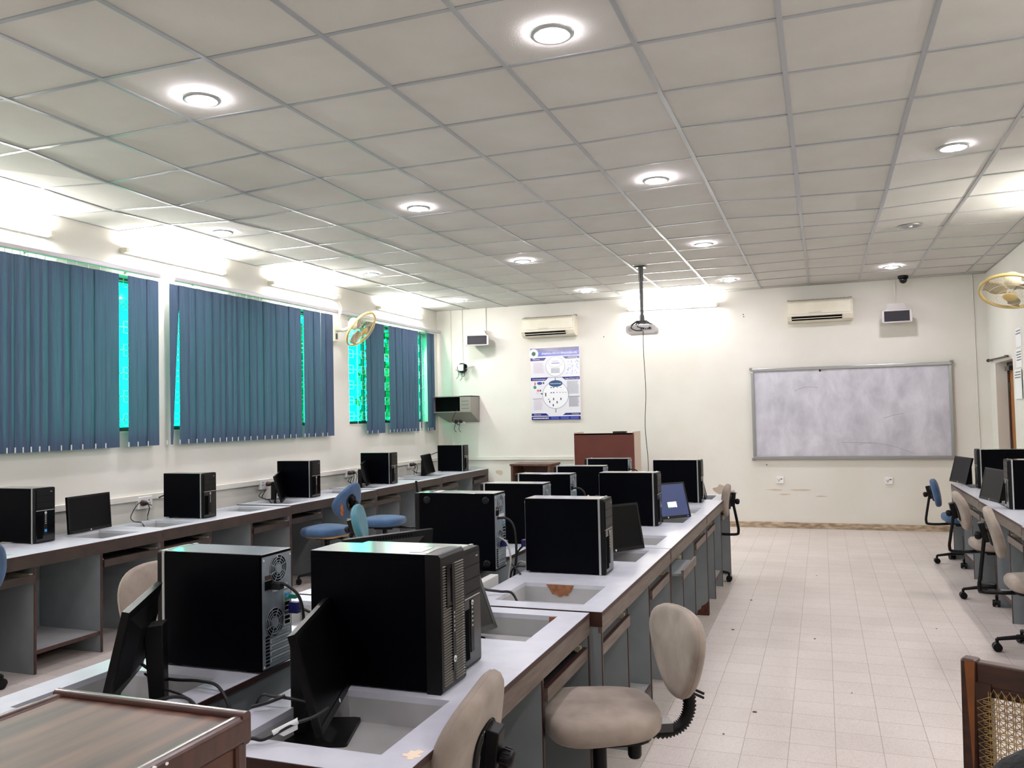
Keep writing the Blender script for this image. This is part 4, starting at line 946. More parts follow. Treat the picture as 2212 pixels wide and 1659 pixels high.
# ------------------------------------------------------------------ monitors
def monitor(pos, psi, tau, label, W_=.44, Hh=.27, zb=.672, roll=0., on=False, group='black flat monitors standing in the desk wells', stand_back=.045, base=(.20, .24), led=False):
    """screen centre at pos; psi: heading of its face (degrees), tau: tilt back (degrees)"""
    p = math.radians(psi); ta = math.radians(tau)
    bx = pos[0] - math.cos(p) * stand_back; by = pos[1] - math.sin(p) * stand_back
    t = thing('monitor', label, 'monitor', (bx, by, zb), p, group)
    S = Matrix.Translation((stand_back, 0, pos[2] - zb)) @ Matrix.Rotation(-ta, 4, 'Y') @ Matrix.Rotation(math.radians(roll), 4, 'X')
    mb = MB(); w2, h2 = W_ / 2, Hh / 2
    mb.box(-.016, 0, -w2, w2, -h2, h2, 'black', S)
    mb.add([S @ Vector(v) for v in [(-.016, -w2 * .8, -h2 * .75), (-.016, w2 * .8, -h2 * .75), (-.016, w2 * .8, h2 * .8), (-.016, -w2 * .8, h2 * .8), (-.04, -w2 * .5, -h2 * .5), (-.04, w2 * .5, -h2 * .5), (-.04, w2 * .5, h2 * .5), (-.04, -w2 * .5, h2 * .5)]], [(4, 7, 6, 5), (0, 4, 5, 1), (1, 5, 6, 2), (2, 6, 7, 3), (3, 7, 4, 0)], 'black')
    for k in range(14): mb.box(-.0165, -.0158, -w2 * .5 + k * .016, -w2 * .5 + k * .016 + .006, h2 * .84, h2 * .93, 'void', S)
    mb.build('housing', t, bevel=.002)
    mb = MB(); b_ = .013
    for y0, y1, z0, z1 in ((-w2, w2, h2 - b_, h2), (-w2, w2, -h2, -h2 + b_ * 1.5), (-w2, -w2 + b_, -h2, h2), (w2 - b_, w2, -h2, h2)): mb.box(0, .003, y0, y1, z0, z1, 'screen', S)
    bz = mb.build('bezel', t)
    mb = MB(); mb.cyl(S @ Vector((.003, 0, -h2 + .01)), S @ Vector((.0036, 0, -h2 + .01)), .006, 'label', 12); mb.build('round_logo', bz)
    if led:
        mb = MB(); mb.box(.003, .004, w2 - .035, w2 - .025, -h2 + .006, -h2 + .012, 'led', S); mb.build('power_light', bz)
    mb = MB(); mb.box(-.001, .0012, -w2 + b_, w2 - b_, -h2 + b_ * 1.5, h2 - b_, 'screen_on' if on else mat('screen_panel', '050506', .34, spec=.12), S)
    dp = mb.build('display', t)
    if on:
        mb = MB(); mb.box(.0012, .0016, .02, .105, -.055, -.012, 'screen_box', S); mb.box(.0016, .0019, .02, .04, -.055, -.048, mat('screen_green', '40C040', .3, emit='40C040', estr=.8), S); mb.box(.0016, .0019, .04, .10, -.055, -.051, mat('screen_purple', '6040C0', .3, emit='6040C0', estr=.8), S); mb.build('dialog_box', dp)
    zc = pos[2] - zb
    mb = MB(); x1 = stand_back - .036 - math.sin(ta) * 0
    mb.add([(-.05, -.034, .012), (-.01, -.034, .012), (-.01, .034, .012), (-.05, .034, .012), (x1 - .06, -.036, zc + .05), (x1 - .005, -.036, zc + .045), (x1 - .005, .036, zc + .045), (x1 - .06, .036, zc + .05)], [(3, 2, 1, 0), (4, 5, 6, 7), (0, 1, 5, 4), (1, 2, 6, 5), (2, 3, 7, 6), (3, 0, 4, 7)], 'black'); mb.build('stand_column', t, bevel=.004)
    mb = MB(); mb.rbox(-.10, -.10 + base[0], -base[1] / 2, base[1] / 2, 0, .012, .012, 'black', 'z', 3); mb.build('stand_base', t, bevel=.002)
    return t
monitor((-1.342, 2.071, .884), 19.2, 14.5, 'nearest monitor of the aisle-side island row, leaning back in its well on a square foot', roll=1.9, base=(.22, .2))
monitor((-1.43, 3.0, .812), -38, 24, 'monitor mostly hidden behind the two nearest towers, its lower corner in the far well', roll=7, stand_back=.05)
monitor((-1.158, 4.76, .897), -35.6, 11.4, 'dark monitor facing the camera between the towers of the second and third island desks', roll=0, stand_back=.06, base=(.18, .2))
monitor((-1.129, 6.31, .897), -40, 16, 'switched-on monitor with a blue screen and a small white window', on=True, led=True, stand_back=.06, base=(.16, .2))
monitor((-1.07, 8.0, .875), 6, 12.6, 'monitor seen edge-on behind the farthest aisle-side tower', stand_back=.05, base=(.18, .2))
monitor((-1.958, 1.974, .914), 211.8, 13.1, 'nearest window-side island monitor, seen from behind with its stand column', stand_back=.05)
monitor((-2.01, 3.63, .862), 150, 10.6, 'monitor seen from behind, only its long top edge above the nearest towers', W_=.50, Hh=.29, stand_back=.05)
monitor((-2.03, 5.33, .90), 170, 12, 'monitor in the window-side island row, a sliver between towers', W_=.42, Hh=.26, stand_back=.05)
monitor((-5.187, 4.836, .903), 6.8, 4, 'loose widescreen monitor facing the aisle beside the blue-stickered tower', W_=.44, Hh=.27, stand_back=.06, base=(.18, .2))
monitor((-5.152, 7.166, .898), 27.3, 14.9, 'tilted monitor in front of the third window-row tower', roll=3.4, W_=.44, zb=.68, stand_back=.05, base=(.16, .2))
monitor((-5.086, 8.741, .918), 23.9, 13.3, 'tilted monitor in front of the fourth window-row tower', roll=0.9, W_=.44, zb=.685, stand_back=.05, base=(.16, .2))
monitor((-5.103, 10.444, .925), 10.1, 14.5, 'small tilted monitor standing alone before the far left corner', roll=0.4, W_=.44, zb=.69, stand_back=.05, base=(.16, .2))
monitor((1.30, 9.62, .909), 193, 14.7, 'dark monitor beside the tower by the door, right-hand row', zb=.677, stand_back=.05, base=(.16, .2), W_=.42)
monitor((1.31, 7.98, .898), 191, 12.9, 'dark monitor behind the nearer right-hand tower', zb=.677, stand_back=.05, base=(.16, .2), W_=.42)

# ------------------------------------------------------------------ chairs
def pad_mesh(mb, outline, mx, thick, mt, dome=.012, bend=0., n_=6, back_flat=True):
    """closed cushion from a 2D outline (y,z); thickness along x, front at +x"""
    n = len(outline); cy = sum(p[0] for p in outline) / n; cz = sum(p[1] for p in outline) / n
    vs = []; lay = []
    def ring(s_, x):
        k = len(vs)
        for y, z in outline:
            yy, zz = cy + (y - cy) * s_, cz + (z - cz) * s_
            vs.append(mx @ Vector((x + bend * yy * yy, yy, zz)))
        lay.append(k)
    def cen(x): vs.append(mx @ Vector((x + bend * cy * cy, cy, cz))); return len(vs) - 1
    t2 = thick / 2
    c0 = cen(-t2 - .002)
    for s_, x in ((.45, -t2 - .001), (.8, -t2), (.93, -t2 * .85), (.985, -t2 * .5), (1, 0), (.985, t2 * .5), (.93, t2 * .85), (.8, t2), (.6, t2 + dome * .55), (.3, t2 + dome * .9)): ring(s_, x)
    c1 = cen(t2 + dome)
    fs = [(c0, lay[0] + (i + 1) % n, lay[0] + i) for i in range(n)]
    for a, b_ in zip(lay[:-1], lay[1:]): fs += [(a + i, a + (i + 1) % n, b_ + (i + 1) % n, b_ + i) for i in range(n)]
    fs += [(c1, lay[-1] + i, lay[-1] + (i + 1) % n) for i in range(n)]
    mb.add(vs, fs, mt, True)
def egg(w_, h_, k=.0, n=36, pw=2.4):
    out = []
    for i in range(n):
        a = 2 * PI * i / n; c, s_ = math.cos(a), math.sin(a)
        y = w_ / 2 * abs(c) ** (2 / pw) * (1 if c >= 0 else -1); z = h_ / 2 * abs(s_) ** (2 / pw) * (1 if s_ >= 0 else -1)
        y *= 1 + k * z / (h_ / 2); out.append((y, z))
    return out
def chair(x, y, facing, fab, label, kind='bar', seat_h=.48, back_dx=-.26, back_z=.76, back_tilt=8, back_roll=0, back_yaw=0, pad=(.38, .33, .18), no_back=False, base_rot=0., torn=False, group=None, knob=True, pad_k=None):
    t = thing('swivel_chair', label, 'chair', (x, y, 0), math.radians(facing), group or 'armless swivel chairs')
    # seat
    I = Matrix.Identity(4); mb = MB()
    Ry = Matrix.Translation((0, 0, seat_h)) @ Matrix.Rotation(-PI / 2, 4, 'Y') @ Matrix.Rotation(PI, 4, 'X') if False else Matrix.Translation((0, 0, seat_h)) @ Matrix(((0, 0, 1, 0), (0, 1, 0, 0), (1, 0, 0, 0), (0, 0, 0, 1)))
    pad_mesh(mb, [(b_, a) for a, b_ in [(z, y_) for y_, z in egg(.44, .42, .10, 40, 3.2)]], Ry, .082, fab, dome=.014, bend=-.15); mb.build('seat', t)
    mb = MB(); mb.prism(egg(.34, .34, 0, 24, 4), (seat_h - .058, seat_h - .042), mat('ply_board', 'B9925E', .7) if torn else 'black', 'z')
    mb.build('seat_board', t)
    mb = MB(); mb.box(-.10, .10, -.06, .06, seat_h - .085, seat_h - .052, 'black'); mb.box(-.13, .13, -.02, .02, seat_h - .075, seat_h - .055, 'black'); mb.build('mechanism', t, bevel=.006)
    mb = MB(); mb.tube([(0, -.05, seat_h - .07), (0, -.20, seat_h - .075)], .006, 'black', 8); mb.cyl((0, -.19, seat_h - .075), (0, -.25, seat_h - .078), .011, 'black', 10); mb.build('lever', t)
    mb = MB(); mb.cyl((0, 0, .20), (0, 0, seat_h - .07), .025, 'black', 18); mb.cyl((0, 0, .10), (0, 0, .27), .035, 'black', 18); mb.build('column', t)
    mb = MB(); mb.cyl((0, 0, .06), (0, 0, .13), .042, 'black', 18); mb.build('hub', t)
    for k in range(5):
        a = base_rot + 2 * PI * k / 5; d = Vector((math.cos(a), math.sin(a), 0)); e = d * .27
        mb = MB(); mb.tube([(d.x * .03, d.y * .03, .105), (d.x * .14, d.y * .14, .098), (e.x, e.y, .078)], lambda q: .019 - .004 * q, 'black', 8); lg = mb.build('leg', t)
        mb = MB(); n_ = Vector((-d.y, d.x, 0)); c = e + Vector((0, 0, .028))
        for s_ in (-1, 1): mb.cyl(c + n_ * (.008 * s_), c + n_ * (.026 * s_), .027, 'black', 16)
        mb.cyl(e + Vector((0, 0, .04)), e + Vector((0, 0, .08)), .01, 'black', 8); mb.ball(c + Vector((0, 0, .006)), .022, 'black', 12, 8); mb.build('caster', lg)
    # back support
    bz = back_z; bx = back_dx
    if kind == 'bar':
        mb = MB(); mb.tube(crv([(-.10, 0, seat_h - .065), (bx - .06, 0, seat_h - .07), (bx - .095, 0, seat_h - .04), (bx - .085, 0, seat_h + .05), (bx - .055, 0, bz - .02), (bx - .045, 0, bz + .07)], 6), .0125, 'black', 8); mb.build('support_bar', t)
    else:
        pts = crv([(-.16, 0, seat_h - .07), (bx + .06, 0, seat_h - .078), (bx + .0, 0, seat_h - .055), (bx - .028, 0, seat_h - .0), (bx - .026, 0, bz - pad[1] / 2 + .03)], 12)
        mb = MB(); mb.tube(pts, lambda k: .025 if k % 2 == 0 else .018, 'black', 14); mb.build('bellows', t)
        mb = MB(); mb.tube([(-.08, 0, seat_h - .065), (-.2, 0, seat_h - .068)], .014, 'steel', 8); mb.cbox((bx + .075, 0, seat_h - .055), (.07, .06, .03), 'steel'); mb.build('bracket_plate', t)
        mb = MB(); mb.lathe([(.02, seat_h - .17), (.025, seat_h - .16), (.025, seat_h - .10), (.018, seat_h - .09), (.018, seat_h - .06)], 'black', Matrix.Translation((-.13, -.02, 0)), 18); mb.build('tension_knob', t)
    if not no_back:
        mx = Matrix.Translation((bx, 0, bz)) @ Matrix.Rotation(math.radians(back_yaw), 4, 'Z') @ Matrix.Rotation(math.radians(-back_tilt), 4, 'Y') @ Matrix.Rotation(math.radians(back_roll), 4, 'X')
        mb = MB(); pad_mesh(mb, egg(pad[0], pad[1], pad[2], 40, 2.5), mx, .055, fab, dome=.008, bend=.55); bk = mb.build('backrest', t)
        mb = MB(); mb.tube([mx @ Vector((.003 + .55 * yy * yy * .96, yy, zz)) for yy, zz in [(a * .985, b_ * .985) for a, b_ in egg(pad[0], pad[1], pad[2], 40, 2.5)]], .004, fab, 5, closed=True); mb.build('piping', bk)
        mb = MB(); pad_mesh(mb, egg(.13, .16, 0, 20, 2.6), mx @ Matrix.Translation((-.032, 0, 0)), .02, 'gloss', dome=0); mb.build('back_bracket', t)
        if kind == 'bar': mb = MB(); mb.box(-.075, -.035, -.022, .022, -.05, .08, 'black', mx); mb.build('bar_clamp', t, bevel=.004)
        else:
            for z_ in (-.13, -.145):
                mb = MB(); mb.tube([mx @ Vector((-.03, -.01, z_)), mx @ Vector((-.075, -.02, z_ - .012)), mx @ Vector((-.115, -.03, z_ - .03))], .005, 'black', 6); mb.build('adjuster_lever', t)
        if knob:
            mb = MB(); q = mx @ Matrix.Translation((-.07, 0, 0)) @ Matrix.Rotation(-PI / 2, 4, 'Y')
            prof = [(1e-5, .045), (.018, .043), (.024, .034), (.024, .012), (.012, .0), (.010, -.01)]
            mb.lathe(prof, 'black', q, 20)
            for k in range(12): a = 2 * PI * k / 12; mb.tube([q @ Vector((.0245 * math.cos(a), .0245 * math.sin(a), .013)), q @ Vector((.0245 * math.cos(a), .0245 * math.sin(a), .034))], .002, 'black', 4)
            mb.build('knob', t)
        if torn:
            mb = MB(); pts = [(.155, -.02), (.135, .05), (.115, .075), (.11, .03), (.118, -.03), (.13, -.075), (.152, -.055)][::-1]
            mb.add([mx @ Vector((-.031 + .55 * y_ * y_, y_, z_)) for y_, z_ in pts], [tuple(range(len(pts)))], 'foam'); mb.build('torn_patch', bk)
    return t
chair(-.78, 2.93, 205, 'beige', 'beige chair with a bellows-covered back post, seat fully visible beside the aisle', 'bellows', .50, -.30, .70, 4, 0, 10, (.35, .32, .40), base_rot=.3, knob=False)
chair(-1.13, 1.98, 195, 'beige', 'beige chair cut by the bottom edge, its backrest and big knob seen from behind', 'bar', .47, -.255, .70, 12, -15, -15, (.40, .34, .05), base_rot=.1)
chair(-1.12, 7.93, 182, 'beige', 'beige chair at the far end of the island beside the aisle', 'bar', .50, -.27, .74, 6, 0, 0, (.36, .30, .15), base_rot=PI)
chair(-2.62, 2.98, -8, 'beige', 'beige chair on the window side of the island, only its worn backrest in view', 'bar', .47, -.22, .76, 8, 0, 0, (.40, .36, .1), base_rot=.3)
chair(-4.50, 6.98, 172, 'bluefab', 'blue chair with a torn backrest at the window desks', 'bar', .50, -.27, .78, 10, -28, 0, (.38, .30, .2), torn=True, base_rot=.75)
chair(-4.30, 7.75, 190, 'bluefab', 'blue chair whose backrest is missing, bare bent bar rising behind it', 'bar', .50, -.30, .84, no_back=True, base_rot=.1)
chair(-3.10, 5.72, 20, 'tealfab', 'teal chair behind the island, seen edge-on with its bracket', 'bar', .48, -.26, .74, 14, 20, 0, (.36, .30, .2), base_rot=.4)
chair(-4.84, 3.50, 175, 'bluefab', 'blue chair at the left edge of the photo', 'bar', .46, -.24, .71, 8, -15, 0, (.40, .34, .15), base_rot=.2)
chair(1.29, 9.35, 4, 'bluefab', 'blue chair by the door, farthest at the right-hand desks', 'bar', .46, -.26, .70, 12, 0, -12, (.34, .28, .12), base_rot=PI)
chair(1.29, 7.69, 2, 'beige', 'beige chair in the middle of the three at the right-hand desks', 'bar', .45, -.26, .71, 14, 8, 0, (.36, .31, .12), base_rot=PI)
chair(1.26, 6.10, 0, 'beige', 'worn cream chair nearest the camera at the right-hand desks', 'bar', .44, -.26, .75, 14, 10, -6, (.36, .32, .1), base_rot=PI)

# ------------------------------------------------------------------ lecterns and wooden cabinet
t = thing('lectern', 'dark brown wooden lectern in the lower left corner, nearest the camera', 'lectern', (-1.535, .62, 0))
LW, LD, LH = .485, .735, 1.0
mb = MB(); mb.box(.02, LW - .02, .02, LD - .02, LH - .026, LH - .006, 'wood'); mb.build('top_panel', t)
mb = MB(); mb.rbox(0, .03, 0, LD, LH - .055, LH, .012, 'wooddark', 'y', 4); mb.rbox(LW - .03, LW, 0, LD, LH - .055, LH, .012, 'wooddark', 'y', 4)
mb.rbox(.001, LW - .001, LD - .022, LD + .0015, LH - .055, LH + .006, .009, 'wooddark', 'x', 4); mb.rbox(.001, LW - .001, -.0015, .02, LH - .055, LH, .008, 'wooddark', 'x', 4); mb.build('top_moulding', t)
mb = MB(); mb.box(.012, LW - .012, .015, LD - .012, .02, LH - .05, 'wood'); mb.build('body_panel', t)
for x in (.004, LW - .034):
    for y in (.006, LD - .036):
        mb = MB(); mb.rbox(x, x + .03, y, y + .03, 0, LH - .05, .006, 'wooddark', 'z', 3); mb.build('corner_post', t)
mb = MB(); mb.box(.002, LW - .002, .004, LD - .004, 0, .07, 'wooddark'); mb.build('plinth', t)
mb = MB()
for y, z, w_, h_ in ((.46, LH - .004, .022, .011), (.488, LH - .006, .008, .005), (.515, LH - .010, .007, .005)): mb.prism([(y + w_ / 2 * math.cos(a * PI / 5), z + h_ / 2 * math.sin(a * PI / 5)) for a in range(10)], (LW - .012, LW + .0008), 'paper', 'x')
mb.box(LW - .001, LW + .0008, .508, .511, LH - .045, LH - .022, 'paper'); mb.build('paint_drips', t)
t = thing('lectern', 'red-brown lectern with a pale side against the front wall', 'lectern', (-3.09, 10.70, 0))
W_, D_, H_ = .80, .42, 1.315
mb = MB(); mb.box(0, W_, 0, .02, .06, H_ - .01, 'podium'); mb.build('front_panel', t, bevel=.002)
for x in (0, W_ - .018):
    mb = MB(); mb.prism([(.001, 0), (D_, 0), (D_, H_ + .004), (.001, H_ + .004)], (x, x + .018), 'podside', 'x'); mb.build('side_panel', t)
mb = MB(); mb.add([(.018, .0, H_ - .03), (W_ - .018, .0, H_ - .03), (W_ - .018, D_, H_ - .10), (.018, D_, H_ - .10), (.018, .0, H_ - .012), (W_ - .018, .0, H_ - .012), (W_ - .018, D_, H_ - .08), (.018, D_, H_ - .08)], [(3, 2, 1, 0), (4, 5, 6, 7), (0, 1, 5, 4), (1, 2, 6, 5), (2, 3, 7, 6), (3, 0, 4, 7)], 'podium'); mb.build('slanted_top', t)
mb = MB(); mb.box(0.02, W_ - .02, .03, D_ - .02, .0, .06, 'wooddark'); mb.build('plinth', t)
mb = MB(); mb.rbox(0, .17, 0, .11, 0, .022, .01, 'black', 'z', 3); o = mb.build('black_case_item', bevel=.004); o.name = 'pencil_case'; o.location = (-2.57, 10.71, 1.304); tag(o, 'flat black case lying on top of the red-brown lectern', 'case')
t = thing('wooden_cabinet', 'small open-fronted wooden cabinet with a scuffed top near the front wall', 'cabinet', (-3.72, 9.97, 0))
W_, D_, H_ = .52, .40, .95
mb = MB(); mb.box(-.012, W_ + .012, -.012, D_ + .01, H_ - .025, H_, 'boxwood'); mb.build('top', t, bevel=.004)
for x in (0, W_ - .03):
    mb = MB(); mb.box(x, x + .03, 0, D_, 0, H_ - .025, 'boxwood'); mb.build('side_panel', t)
mb = MB(); mb.box(.03, W_ - .03, D_ - .015, D_, .02, H_ - .025, 'boxwood'); mb.build('back_panel', t)
for z in (.05, .45):
    mb = MB(); mb.box(.03, W_ - .03, .01, D_ - .015, z, z + .02, 'boxwood'); mb.build('shelf', t)

# ------------------------------------------------------------------ cane chair with a bag
t = thing('cane_chair', 'brown wooden chair with woven cane back, bottom right corner', 'chair', (.435, 1.955, 0), math.radians(-25))
# local: back frame in the xz plane at y = .22, chair faces away from it (towards -y)
zt, hw = .955, .27
def yf(z): return .20 + .035 * z / zt
mb = MB(); mb.add([(-hw, .20, 0), (-hw + .03, .20, 0), (-hw + .03, .235, 0), (-hw, .235, 0), (-hw, .235, zt), (-hw + .036, .235, zt), (-hw + .036, .275, zt), (-hw, .275, zt)], [(3, 2, 1, 0), (4, 5, 6, 7), (0, 1, 5, 4), (1, 2, 6, 5), (2, 3, 7, 6), (3, 0, 4, 7)], 'chairwood')
mb.build('back_post', t, bevel=.006)
mb = MB(); mb.add([(hw - .03, .20, 0), (hw, .20, 0), (hw, .235, 0), (hw - .03, .235, 0), (hw - .036, .235, zt), (hw, .235, zt), (hw, .275, zt), (hw - .036, .275, zt)], [(3, 2, 1, 0), (4, 5, 6, 7), (0, 1, 5, 4), (1, 2, 6, 5), (2, 3, 7, 6), (3, 0, 4, 7)], 'chairwood')
mb.build('back_post', t, bevel=.006)
mb = MB(); mb.add([(-hw + .010, yf(zt - .003) - .0008, zt - .003), (-hw + .033, yf(zt - .003) - .0008, zt - .003), (-hw + .027, yf(zt - .22) - .0008, zt - .22), (-hw + .024, yf(zt - .27) - .0008, zt - .27)], [(0, 1, 2, 3)], 'chairinlay'); mb.build('light_inlay', t)
mb = MB(); mb.box(-hw + .034, hw - .034, .2375, .270, zt - .060, zt - .004, 'chairwood'); mb.box(-hw + .034, hw - .034, .242, .266, zt - .084, zt - .058, 'chairwood'); mb.build('top_rail', t, bevel=.004)
mb = MB(); mb.box(-hw + .03, hw - .03, .215, .245, .52, .58, 'chairwood'); mb.build('lower_rail', t, bevel=.004)
for x in (-hw + .028, hw - .066):
    mb = MB(); mb.box(x, x + .038, .233, .258, .56, zt - .05, 'chairwood'); mb.build('cane_frame', t)
mb = MB(); x0, x1, z0, z1 = -hw + .064, hw - .064, .60, zt - .080; yy = .228; sp_ = .0165; r_ = .0011
k = 0; x = x0
while x <= x1:
    for o_ in (-.0022, .0022): mb.tube([(x + o_, yy, z0 - .012), (x + o_, yy, z1 + .014)], r_, 'cane', 4, caps=False)
    x += sp_
z = z0
while z <= z1:
    for o_ in (-.0022, .0022): mb.tube([(x0 - .014, yy - .0015, z + o_), (x1 + .014, yy - .0015, z + o_)], r_, 'cane', 4, caps=False)
    z += sp_
Wc, Hc = x1 - x0, z1 - z0; off = -Hc
while off < Wc:
    for sgn in (1, -1):
        a0 = max(0, -off); a1 = min(Hc, Wc - off)
        if a1 > a0:
            pa = (x0 + off + a0, z0 + a0); pb = (x0 + off + a1, z0 + a1)
            if sgn < 0: pa = (pa[0], z0 + z1 - pa[1]); pb = (pb[0], z0 + z1 - pb[1])
            mb.tube([(pa[0], yy - .003, pa[1]), (pb[0], yy - .003, pb[1])], r_ * .9, 'cane', 4, caps=False)
    off += sp_
n_ = int(Hc / sp_)
for k in range(n_):   # lacing along the frame
    for sx, d in ((x0, -1), (x1, 1)):
        z = z0 + k * sp_; mb.tube([(sx, yy - .002, z), (sx + d * .026, yy - .004, z + sp_), (sx, yy - .002, z + 2 * sp_ * .9)], r_, 'cane', 4, caps=False)
for k in range(int(Wc / sp_)):
    x = x0 + k * sp_; mb.tube([(x, yy - .002, z1), (x + sp_ * .6, yy - .004, z1 + .022), (x + sp_ * 1.4, yy - .002, z1)], r_, 'cane', 4, caps=False)
mb.build('woven_cane', t)
mb = MB(); mb.box(-.25, .25, -.24, .22, .42, .45, 'chairwood'); mb.build('seat_frame', t, bevel=.006)
for x in (-.25, .21):
    mb = MB(); mb.box(x, x + .04, -.24, -.20, 0, .42, 'chairwood'); mb.build('front_leg', t, bevel=.004)
for x in (-.25, .225):
    mb = MB(); mb.box(x, x + .025, -.22, .21, .15, .18, 'chairwood'); mb.build('stretcher', t)
mb = MB(); R_ = random.Random(3); prof = []
for k in range(13):
    a = PI * k / 12; prof.append((max(.27 * math.sin(a) ** .9, 1e-5), -.25 * math.cos(a)))
mb.lathe(prof, 'bag', Matrix.Diagonal((1.0, .42, 1.0, 1)), 28)
o = mb.build('bag'); o.location = (.49, 1.84, .68); o.rotation_euler = (0, .0, math.radians(-25)); tag(o, 'black cloth bag on the cane chair seat, bottom right corner', 'bag')

# ------------------------------------------------------------------ cables, sockets, power strips
def cable(pts, r_, label, m_='cable', name='cable', group=None, n=7):
    mb = MB(); mb.tube(crv(pts, n), r_, m_, 7); return tag(mb.build(name), label, 'cable', group)
for y, z, lb, pl in ((5.72, .88, 'left window-wall socket with black plugs, left of the second tower', (-.04,)), (7.38, .90, 'window-wall socket behind the third tower monitor', (.03,)), (9.06, .90, 'window-wall socket with plugs behind the fourth tower monitor', (-.03, .04)), (10.72, .90, 'window-wall socket with two brown plugs near the far corner', (-.04, .03)), (4.2, .88, 'window-wall socket hidden behind the leftmost tower', ())):
    socket(XL + .0, y, z, 'left', 2, lb, pl, .16, .105)
cable([(-5.42, 5.70, .86), (-5.40, 5.55, .90), (-5.40, 5.45, .80), (-5.30, 5.38, .765), (-5.20, 5.36, .76), (-5.12, 5.33, .69)], .004, 'thin dark lead from the wall socket into the well beside the second tower')
cable([(-5.40, 5.76, .92), (-5.33, 5.80, .95), (-5.28, 5.76, .93)], .006, 'black plug lead reaching the back of the second window-row tower')
cable([(-5.43, 5.66, .84), (-5.38, 5.60, .74), (-5.30, 5.50, .765), (-5.18, 5.50, .75)], .0035, 'greenish grey lead lying on the edge of the second window desk', 'cablegrey')
for k, (yy, zz) in enumerate(((7.15, .74), (8.85, .75), (10.55, .76))):
    for j in range(2):
        cable([(-5.40, yy + .1, zz + .12), (-5.36, yy - .02 - .05 * j, zz + .05 + .02 * j), (-5.28, yy - .06, zz + .035), (-5.20, yy - .12 + .08 * j, zz + .03), (-5.12, yy - .14 + .04 * j, zz - .04)], .005, ('black lead' if j else 'looped black lead') + ' behind the tilted monitor of the %s window desk' % ('third', 'fourth', 'last')[k])
cable([(-5.22, 11.12, 1.07), (-5.33, 11.0, 1.02), (-5.34, 10.88, .95)], .006, 'black lead at the back of the last window-row tower')
# nearest window-side tower: power lead, video plug
cable([(-1.675, 2.285, 1.035), (-1.63, 2.285, 1.035), (-1.585, 2.29, 1.00), (-1.575, 2.30, .93), (-1.59, 2.31, .84), (-1.60, 2.32, .70), (-1.60, 2.34, .45)], .005, 'thick black power lead curving down the steel back of the nearest tower')
t = thing('video_plug', 'blue video plug and green plug at the back of the nearest window-side tower', 'plug', (-1.67, 2.363, .955))
mb = MB(); mb.box(0, .035, -.010, .012, -.028, .008, 'blue'); mb.cyl((.04, .0, -.01), (.085, .01, -.03), .005, 'cable', 8); mb.build('blue_plug', t, bevel=.003)
mb = MB(); mb.box(0, .028, -.010, .012, .020, .034, 'teal'); mb.build('green_plug', t, bevel=.002)
t = thing('power_plug', 'black kettle plug in the nearest window-side tower', 'plug', (-1.675, 2.285, 1.03))
mb = MB(); mb.box(-.012, .03, -.014, .014, -.011, .011, 'cable'); mb.build('plug_body', t, bevel=.003)
for k, (x, y) in enumerate(((-1.595, 4.07), (-1.63, 4.98), (-1.69, 5.80), (-1.67, 6.68), (-1.71, 7.78))):
    cable([(x - .01, y, 1.03), (x + .05, y, 1.03), (x + .085, y + .01, .98), (x + .09, y + .02, .85), (x + .07, y + .03, .72), (x + .06, y, .5)], .0065, 'black power lead down the back of the %s window-side tower' % ('second', 'third', 'fourth', 'fifth', 'last')[k])
cable([(-1.60, 4.09, .93), (-1.55, 4.08, .90), (-1.53, 4.07, .82), (-1.54, 4.06, .72), (-1.55, 4.04, .55)], .005, 'grey data lead down the back of the tower with rubber feet', 'cablegrey')
mb = MB(); mb.box(-1.60, -1.565, 4.10, 4.135, .88, .91, 'blue'); tag(mb.build('video_plug', bevel=.003), 'blue video plug in the back of the tower with rubber feet', 'plug')
mb = MB(); mb.box(-1.49, -1.46, 4.12, 4.16, .88, .915, 'blue'); tag(mb.build('video_plug', bevel=.003), 'blue video plug at the back of the tower behind the torn well', 'plug')
cable([(-1.46, 4.14, .90), (-1.51, 4.15, .86), (-1.545, 4.2, .80), (-1.55, 4.22, .6)], .005, 'black video lead between the two rows, beside the blue plug')
cable([(-1.45, 4.10, .80), (-1.50, 4.12, .80), (-1.53, 4.15, .74), (-1.54, 4.16, .55)], .006, 'pale grey lead hanging between the two island rows', 'cablegrey')
cable([(-1.45, 4.07, .79), (-1.51, 4.06, .78), (-1.54, 4.08, .70), (-1.55, 4.1, .5)], .005, 'black lead hanging between the two island rows by the second towers')
cable([(-1.45, 3.99, .765), (-1.54, 4.10, .80), (-1.60, 4.25, .80), (-1.72, 4.36, .766)], .005, 'black lead looping across the gap between the island rows')
cable([(-1.59, 5.82, .98), (-1.56, 5.83, .95), (-1.54, 5.84, .91)], .006, 'white tagged lead end behind the fourth window-side tower', 'white')
cable([(-1.67, 7.78, 1.0), (-1.60, 7.79, .98), (-1.56, 7.80, .94)], .005, 'pale lead end behind the last window-side tower', 'white')
cable([(-1.52, 7.57, 1.02), (-1.58, 7.57, 1.02), (-1.61, 7.57, .97), (-1.61, 7.57, .6), (-1.61, 7.57, .01)], .007, 'black lead behind the farthest aisle-side tower')
cable([(-1.53, 5.95, .96), (-1.57, 5.95, .96), (-1.60, 5.95, .90), (-1.60, 5.95, .5), (-1.60, 5.95, .01)], .006, 'black lead behind the tower beside the lit screen')
mb = MB(); mb.box(-1.70, -1.655, 4.0, 4.33, .70, .755, 'white'); 
o = mb.build('power_strip', bevel=.004); o.location = (.08, -.32, .0); tag(o, 'white power strip in the gap between the island rows', 'power strip')
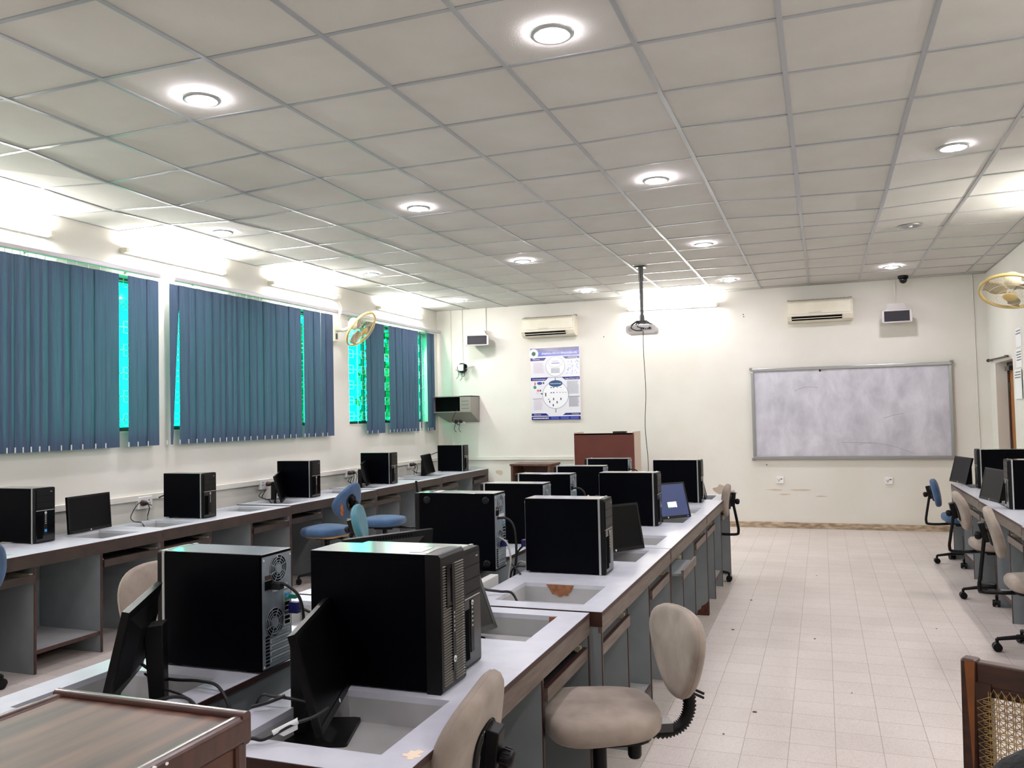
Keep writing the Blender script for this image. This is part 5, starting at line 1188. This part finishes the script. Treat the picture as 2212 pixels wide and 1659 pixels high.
cable([(-1.50, 3.42, .70), (-1.47, 3.46, .80), (-1.43, 3.50, .785), (-1.38, 3.53, .775), (-1.33, 3.55, .765), (-1.29, 3.54, .70)], .006, 'black lead crossing the desk into the well with the torn patch')
cable([(-1.52, 3.46, .73), (-1.47, 3.50, .79), (-1.44, 3.50, .768)], .005, 'short black lead beside the white power strip')
cable([(-1.98, 2.02, .84), (-1.92, 2.05, .79), (-1.86, 2.05, .785), (-1.78, 2.06, .785), (-1.70, 2.05, .775), (-1.64, 2.03, .70), (-1.62, 2.02, .55)], .0048, 'black lead arching from the nearest window-side monitor over the desk edge')
cable([(-1.99, 1.98, .80), (-1.94, 1.90, .74), (-1.84, 1.88, .765), (-1.75, 1.92, .785), (-1.69, 1.93, .77), (-1.65, 1.92, .70)], .005, 'thick black lead snaking from the stand of the nearest window-side monitor')
cable([(-1.96, 2.03, .80), (-1.86, 2.0, .775), (-1.78, 1.98, .77), (-1.72, 1.95, .765), (-1.68, 1.93, .72)], .0035, 'thin grey-black lead below the nearest window-side monitor')
cable([(-1.57, 2.02, .70), (-1.50, 1.98, .79), (-1.46, 1.98, .795), (-1.40, 1.99, .79), (-1.35, 2.0, .78)], .0045, 'black lead reaching the back of the nearest aisle-side monitor')
cable([(-1.50, 1.94, .775), (-1.46, 1.96, .785), (-1.42, 1.98, .80)], .005, 'stubby black cable end on the desk behind the nearest monitor')
t = thing('tagged_cable', 'black lead with a white tag running over the near well edge', 'cable', (0, 0, 0))
mb = MB(); mb.tube(crv([(-1.36, 1.60, .70), (-1.36, 1.73, .772), (-1.32, 1.755, .775), (-1.27, 1.80, .80), (-1.25, 1.86, .80), (-1.25, 1.93, .80)], 8), .0048, 'cable', 8); mb.build('lead', t)
mb = MB(); mb.add([(-1.305, 1.768, .790), (-1.262, 1.812, .815), (-1.262, 1.812, .785), (-1.285, 1.785, .775)], [(0, 1, 2, 3)], 'label'); mb.cyl((-1.305, 1.768, .786), (-1.262, 1.812, .806), .0075, 'label', 8); mb.build('white_tag', t)
# crumbs and grit on the floor
mb = MB(); rr = random.Random(4)
for x, y, s_ in ((-.38, 4.55, .012), (-.5, 4.2, .006), (-.1, 6.1, .008), (.35, 4.0, .006), (-.65, 6.2, .012), (-.6, 7.2, .01), (.5, 2.9, .008), (-.3, 3.4, .005), (.1, 5.0, .005), (-.1, 8.4, .006), (.7, 6.6, .006)):
    mb.ball((x, y, .002), s_, mat('grit', '6B5346', .9), 8, 5, (1, .7, .35))
o = mb.build('floor_grit'); o['kind'] = 'stuff'; tag(o, 'brown crumbs and grit scattered on the aisle floor', 'grit')
